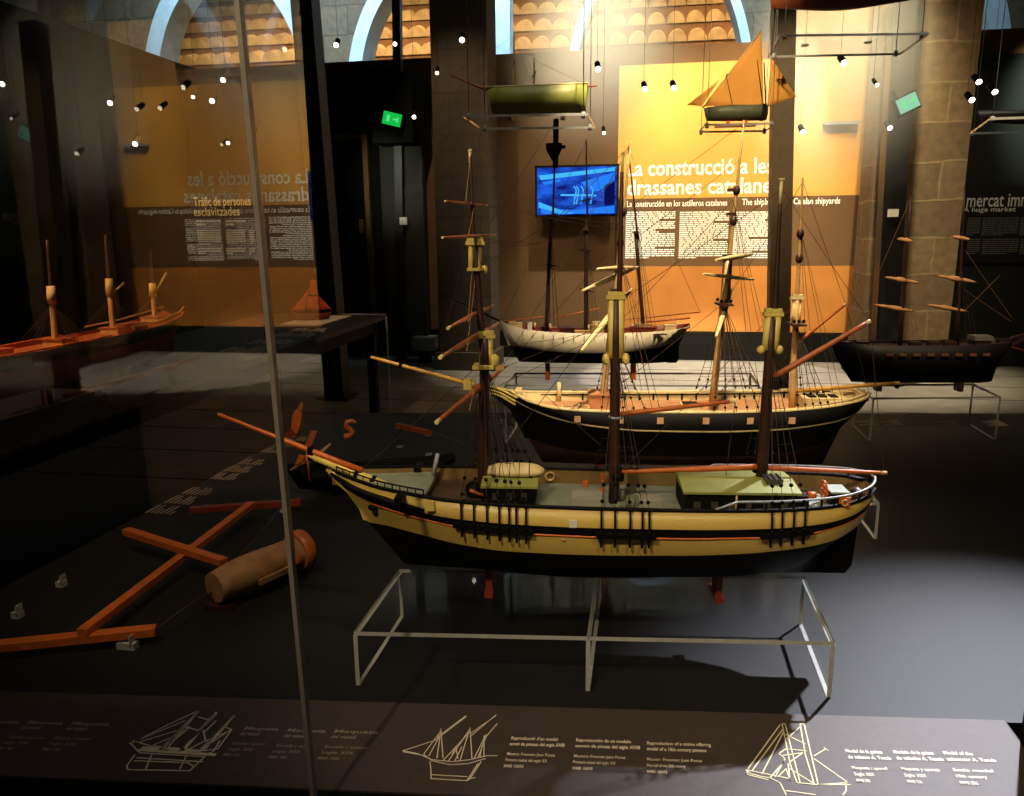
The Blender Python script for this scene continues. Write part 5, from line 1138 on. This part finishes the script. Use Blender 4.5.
spot((.9, 6.9, 4.2), (.95, 9.5, 1.75), 1500, 50, HOT, .06, .9)                  # text panel
spot((.9, 6.3, 3.6), (1.0, 9.5, .0), 300, 36, HOT, .06, .9)
spot((-1.1, 6.6, 3.6), (-1.1, 9.5, .9), 160, 44, WARM, .06, 1)                   # brown wall left of the panel
spot((-.4, 7.4, 4.6), (-.45, 9.5, 2.7), 1100, 44, (1,.90,.60), .06, 1)          # pale glow at the top centre
spot((1.9, 7.4, 4.8), (2.1, 9.5, 2.9), 900, 40, (1,.86,.52), .06, 1)            # pale glow on the tan bay
spot((2.6, 6.2, 3.9), (2.7, 8.6, 1.7), 110, 50, (1,.8,.5), .06, .8)             # stone pier
spot((-1.98, 6.6, 3.9), (-1.98, 8.6, 1.9), 200, 40, (1,.84,.6), .06, .9)
spot((4.2, 7.6, 3.6), (4.2, 9.4, 2.2), 600, 36, (.86,1,.8), .06, 1)             # market panel
spot((1.0, 4.4, 3.0), (1.15, 6.6, 1.5), 170, 44, WARM, .05, .9)                    # slim post before the panel
spot((-.7, 1.5, 2.2), (-1.0, 2.7, .12), 45, 26, HOT, .03, .9)
spot((.8, 2.4, 2.9), (.9, 3.5, 1.78), 40, 40, (1,.92,.75), .03, .9)
spot((1.3, 2.4, 2.4), (1.45, 3.5, 1.4), 14, 40, (.9,1,.9), .03, .9)
spot((-5.0, 7.2, 3.6), (-5.0, 9.3, 1.3), 190, 40, WARM, .06, .9)
spot((-2.9, 7.3, 1.85), (-2.95, 9.3, 1.45), 75, 42, (.95,1,.72), .05, 1)
spot((-2.7, 2.0, 2.5), (-2.38, 3.0, .45), 220, 46, (1,.55,.26), .04, .8)          # red-hulled ship
spot((-1.6, 1.9, 1.5), (-2.38, 3.0, .40), 190, 50, (1,.5,.22), .04, .8)
spot((-2.6, 4.5, 2.3), (-2.42, 5.9, .3), 90, 28, (1,.6,.35), .03, .8)
spot((-.55, 2.5, 2.6), (-.48, 3.1, 1.4), 18, 36, (1,.9,.6), .03, .8)
spot((.1, 2.6, 2.0), (.44, 3.85, 1.62), 90, 30, HOT, .03, .8)                    # orange-sailed boat
spot((-.45, 7.5, 5.6), (-.5, 8.1, 2.3), 4300, 36, (1,.93,.66), .05, 1)           # added unseen lamp that makes the glow volume above the shelf shine
spot((1.95, 7.5, 5.6), (2.0, 8.1, 2.2), 4600, 38, (1,.88,.58), .05, 1)  # second added lamp, for the glow volume by the tan bay
hm = bpy.data.materials.new('glow_volume'); hm.use_nodes = True; nt = hm.node_tree; nt.nodes.clear()  # scattering volume added to imitate the two pale glow patches
vv = nt.nodes.new('ShaderNodeVolumeScatter'); vv.inputs['Color'].default_value = (1,.95,.8,1); vv.inputs['Anisotropy'].default_value = .2
ho = nt.nodes.new('ShaderNodeOutputMaterial'); tc = nt.nodes.new('ShaderNodeTexCoord'); gt = nt.nodes.new('ShaderNodeTexGradient'); gt.gradient_type = 'SPHERICAL'
mp = nt.nodes.new('ShaderNodeMapping'); mp.inputs['Location'].default_value = (-1,-1,-1); mp.inputs['Scale'].default_value = (2,2,2)
pw = nt.nodes.new('ShaderNodeMath'); pw.operation = 'POWER'; pw.inputs[1].default_value = 1.3; mu = nt.nodes.new('ShaderNodeMath'); mu.operation = 'MULTIPLY'; mu.inputs[1].default_value = 1.0
for a_, b_ in ((tc.outputs['Generated'], mp.inputs[0]), (mp.outputs[0], gt.inputs[0]), (gt.outputs['Fac'], pw.inputs[0]), (pw.outputs[0], mu.inputs[0]), (mu.outputs[0], vv.inputs['Density']), (vv.outputs[0], ho.inputs['Volume'])): nt.links.new(a_, b_)
for c_, r_, lb in ((on_y(596,48,7.9), (1.0,.8,1.0), 'soft glow volume added above the clear shelf with the greenish ship'), (on_y(838,75,7.9), (.9,.75,1.15), 'soft glow volume added before the tan bay beside the stone pier')):
    mb = MB(); mb.ball(c_, r_, hm, 24, 14); tag(obj('glow_volume', mb), lb, 'glow_volume', None, 'stuff')
def area(loc, tgt, e, sx, sy, col):
    d = bpy.data.lights.new('area', 'AREA'); d.shape = 'RECTANGLE'; d.spread = math.radians(85); d.size = sx; d.size_y = sy; d.energy = e; d.color = col
    o = bpy.data.objects.new('daylight', d); C.objects.link(o); o.location = loc; o.rotation_euler = (Vector(tgt)-Vector(loc)).to_track_quat('-Z', 'Y').to_euler(); o['kind'] = 'helper'
area((-2, 9.9, 6.2), (-2, 11.6, 3.4), 420, 10, 1.0, (.62,.86,1))                # cool daylight on the arches
area((-2, 11.9, 6.3), (-2, 14, 3.4), 200, 11, .8, (1,.80,.50))                  # warm lamps under the tile roof
w = bpy.data.worlds.new('world'); bpy.context.scene.world = w; w.use_nodes = True
w.node_tree.nodes['Background'].inputs[0].default_value = (.55,.5,.42,1); w.node_tree.nodes['Background'].inputs[1].default_value = .02
vs = bpy.context.scene.view_settings; vs.view_transform = 'Standard'; vs.look = 'None'; vs.exposure = 0; vs.gamma = 1; vs.use_curve_mapping = False
cy = bpy.context.scene.cycles; cy.max_bounces = 10; cy.transparent_max_bounces = 40; cy.diffuse_bounces = 3; cy.use_denoising = True; cy.caustics_reflective = False; cy.caustics_refractive = False; cy.sample_clamp_indirect = 4
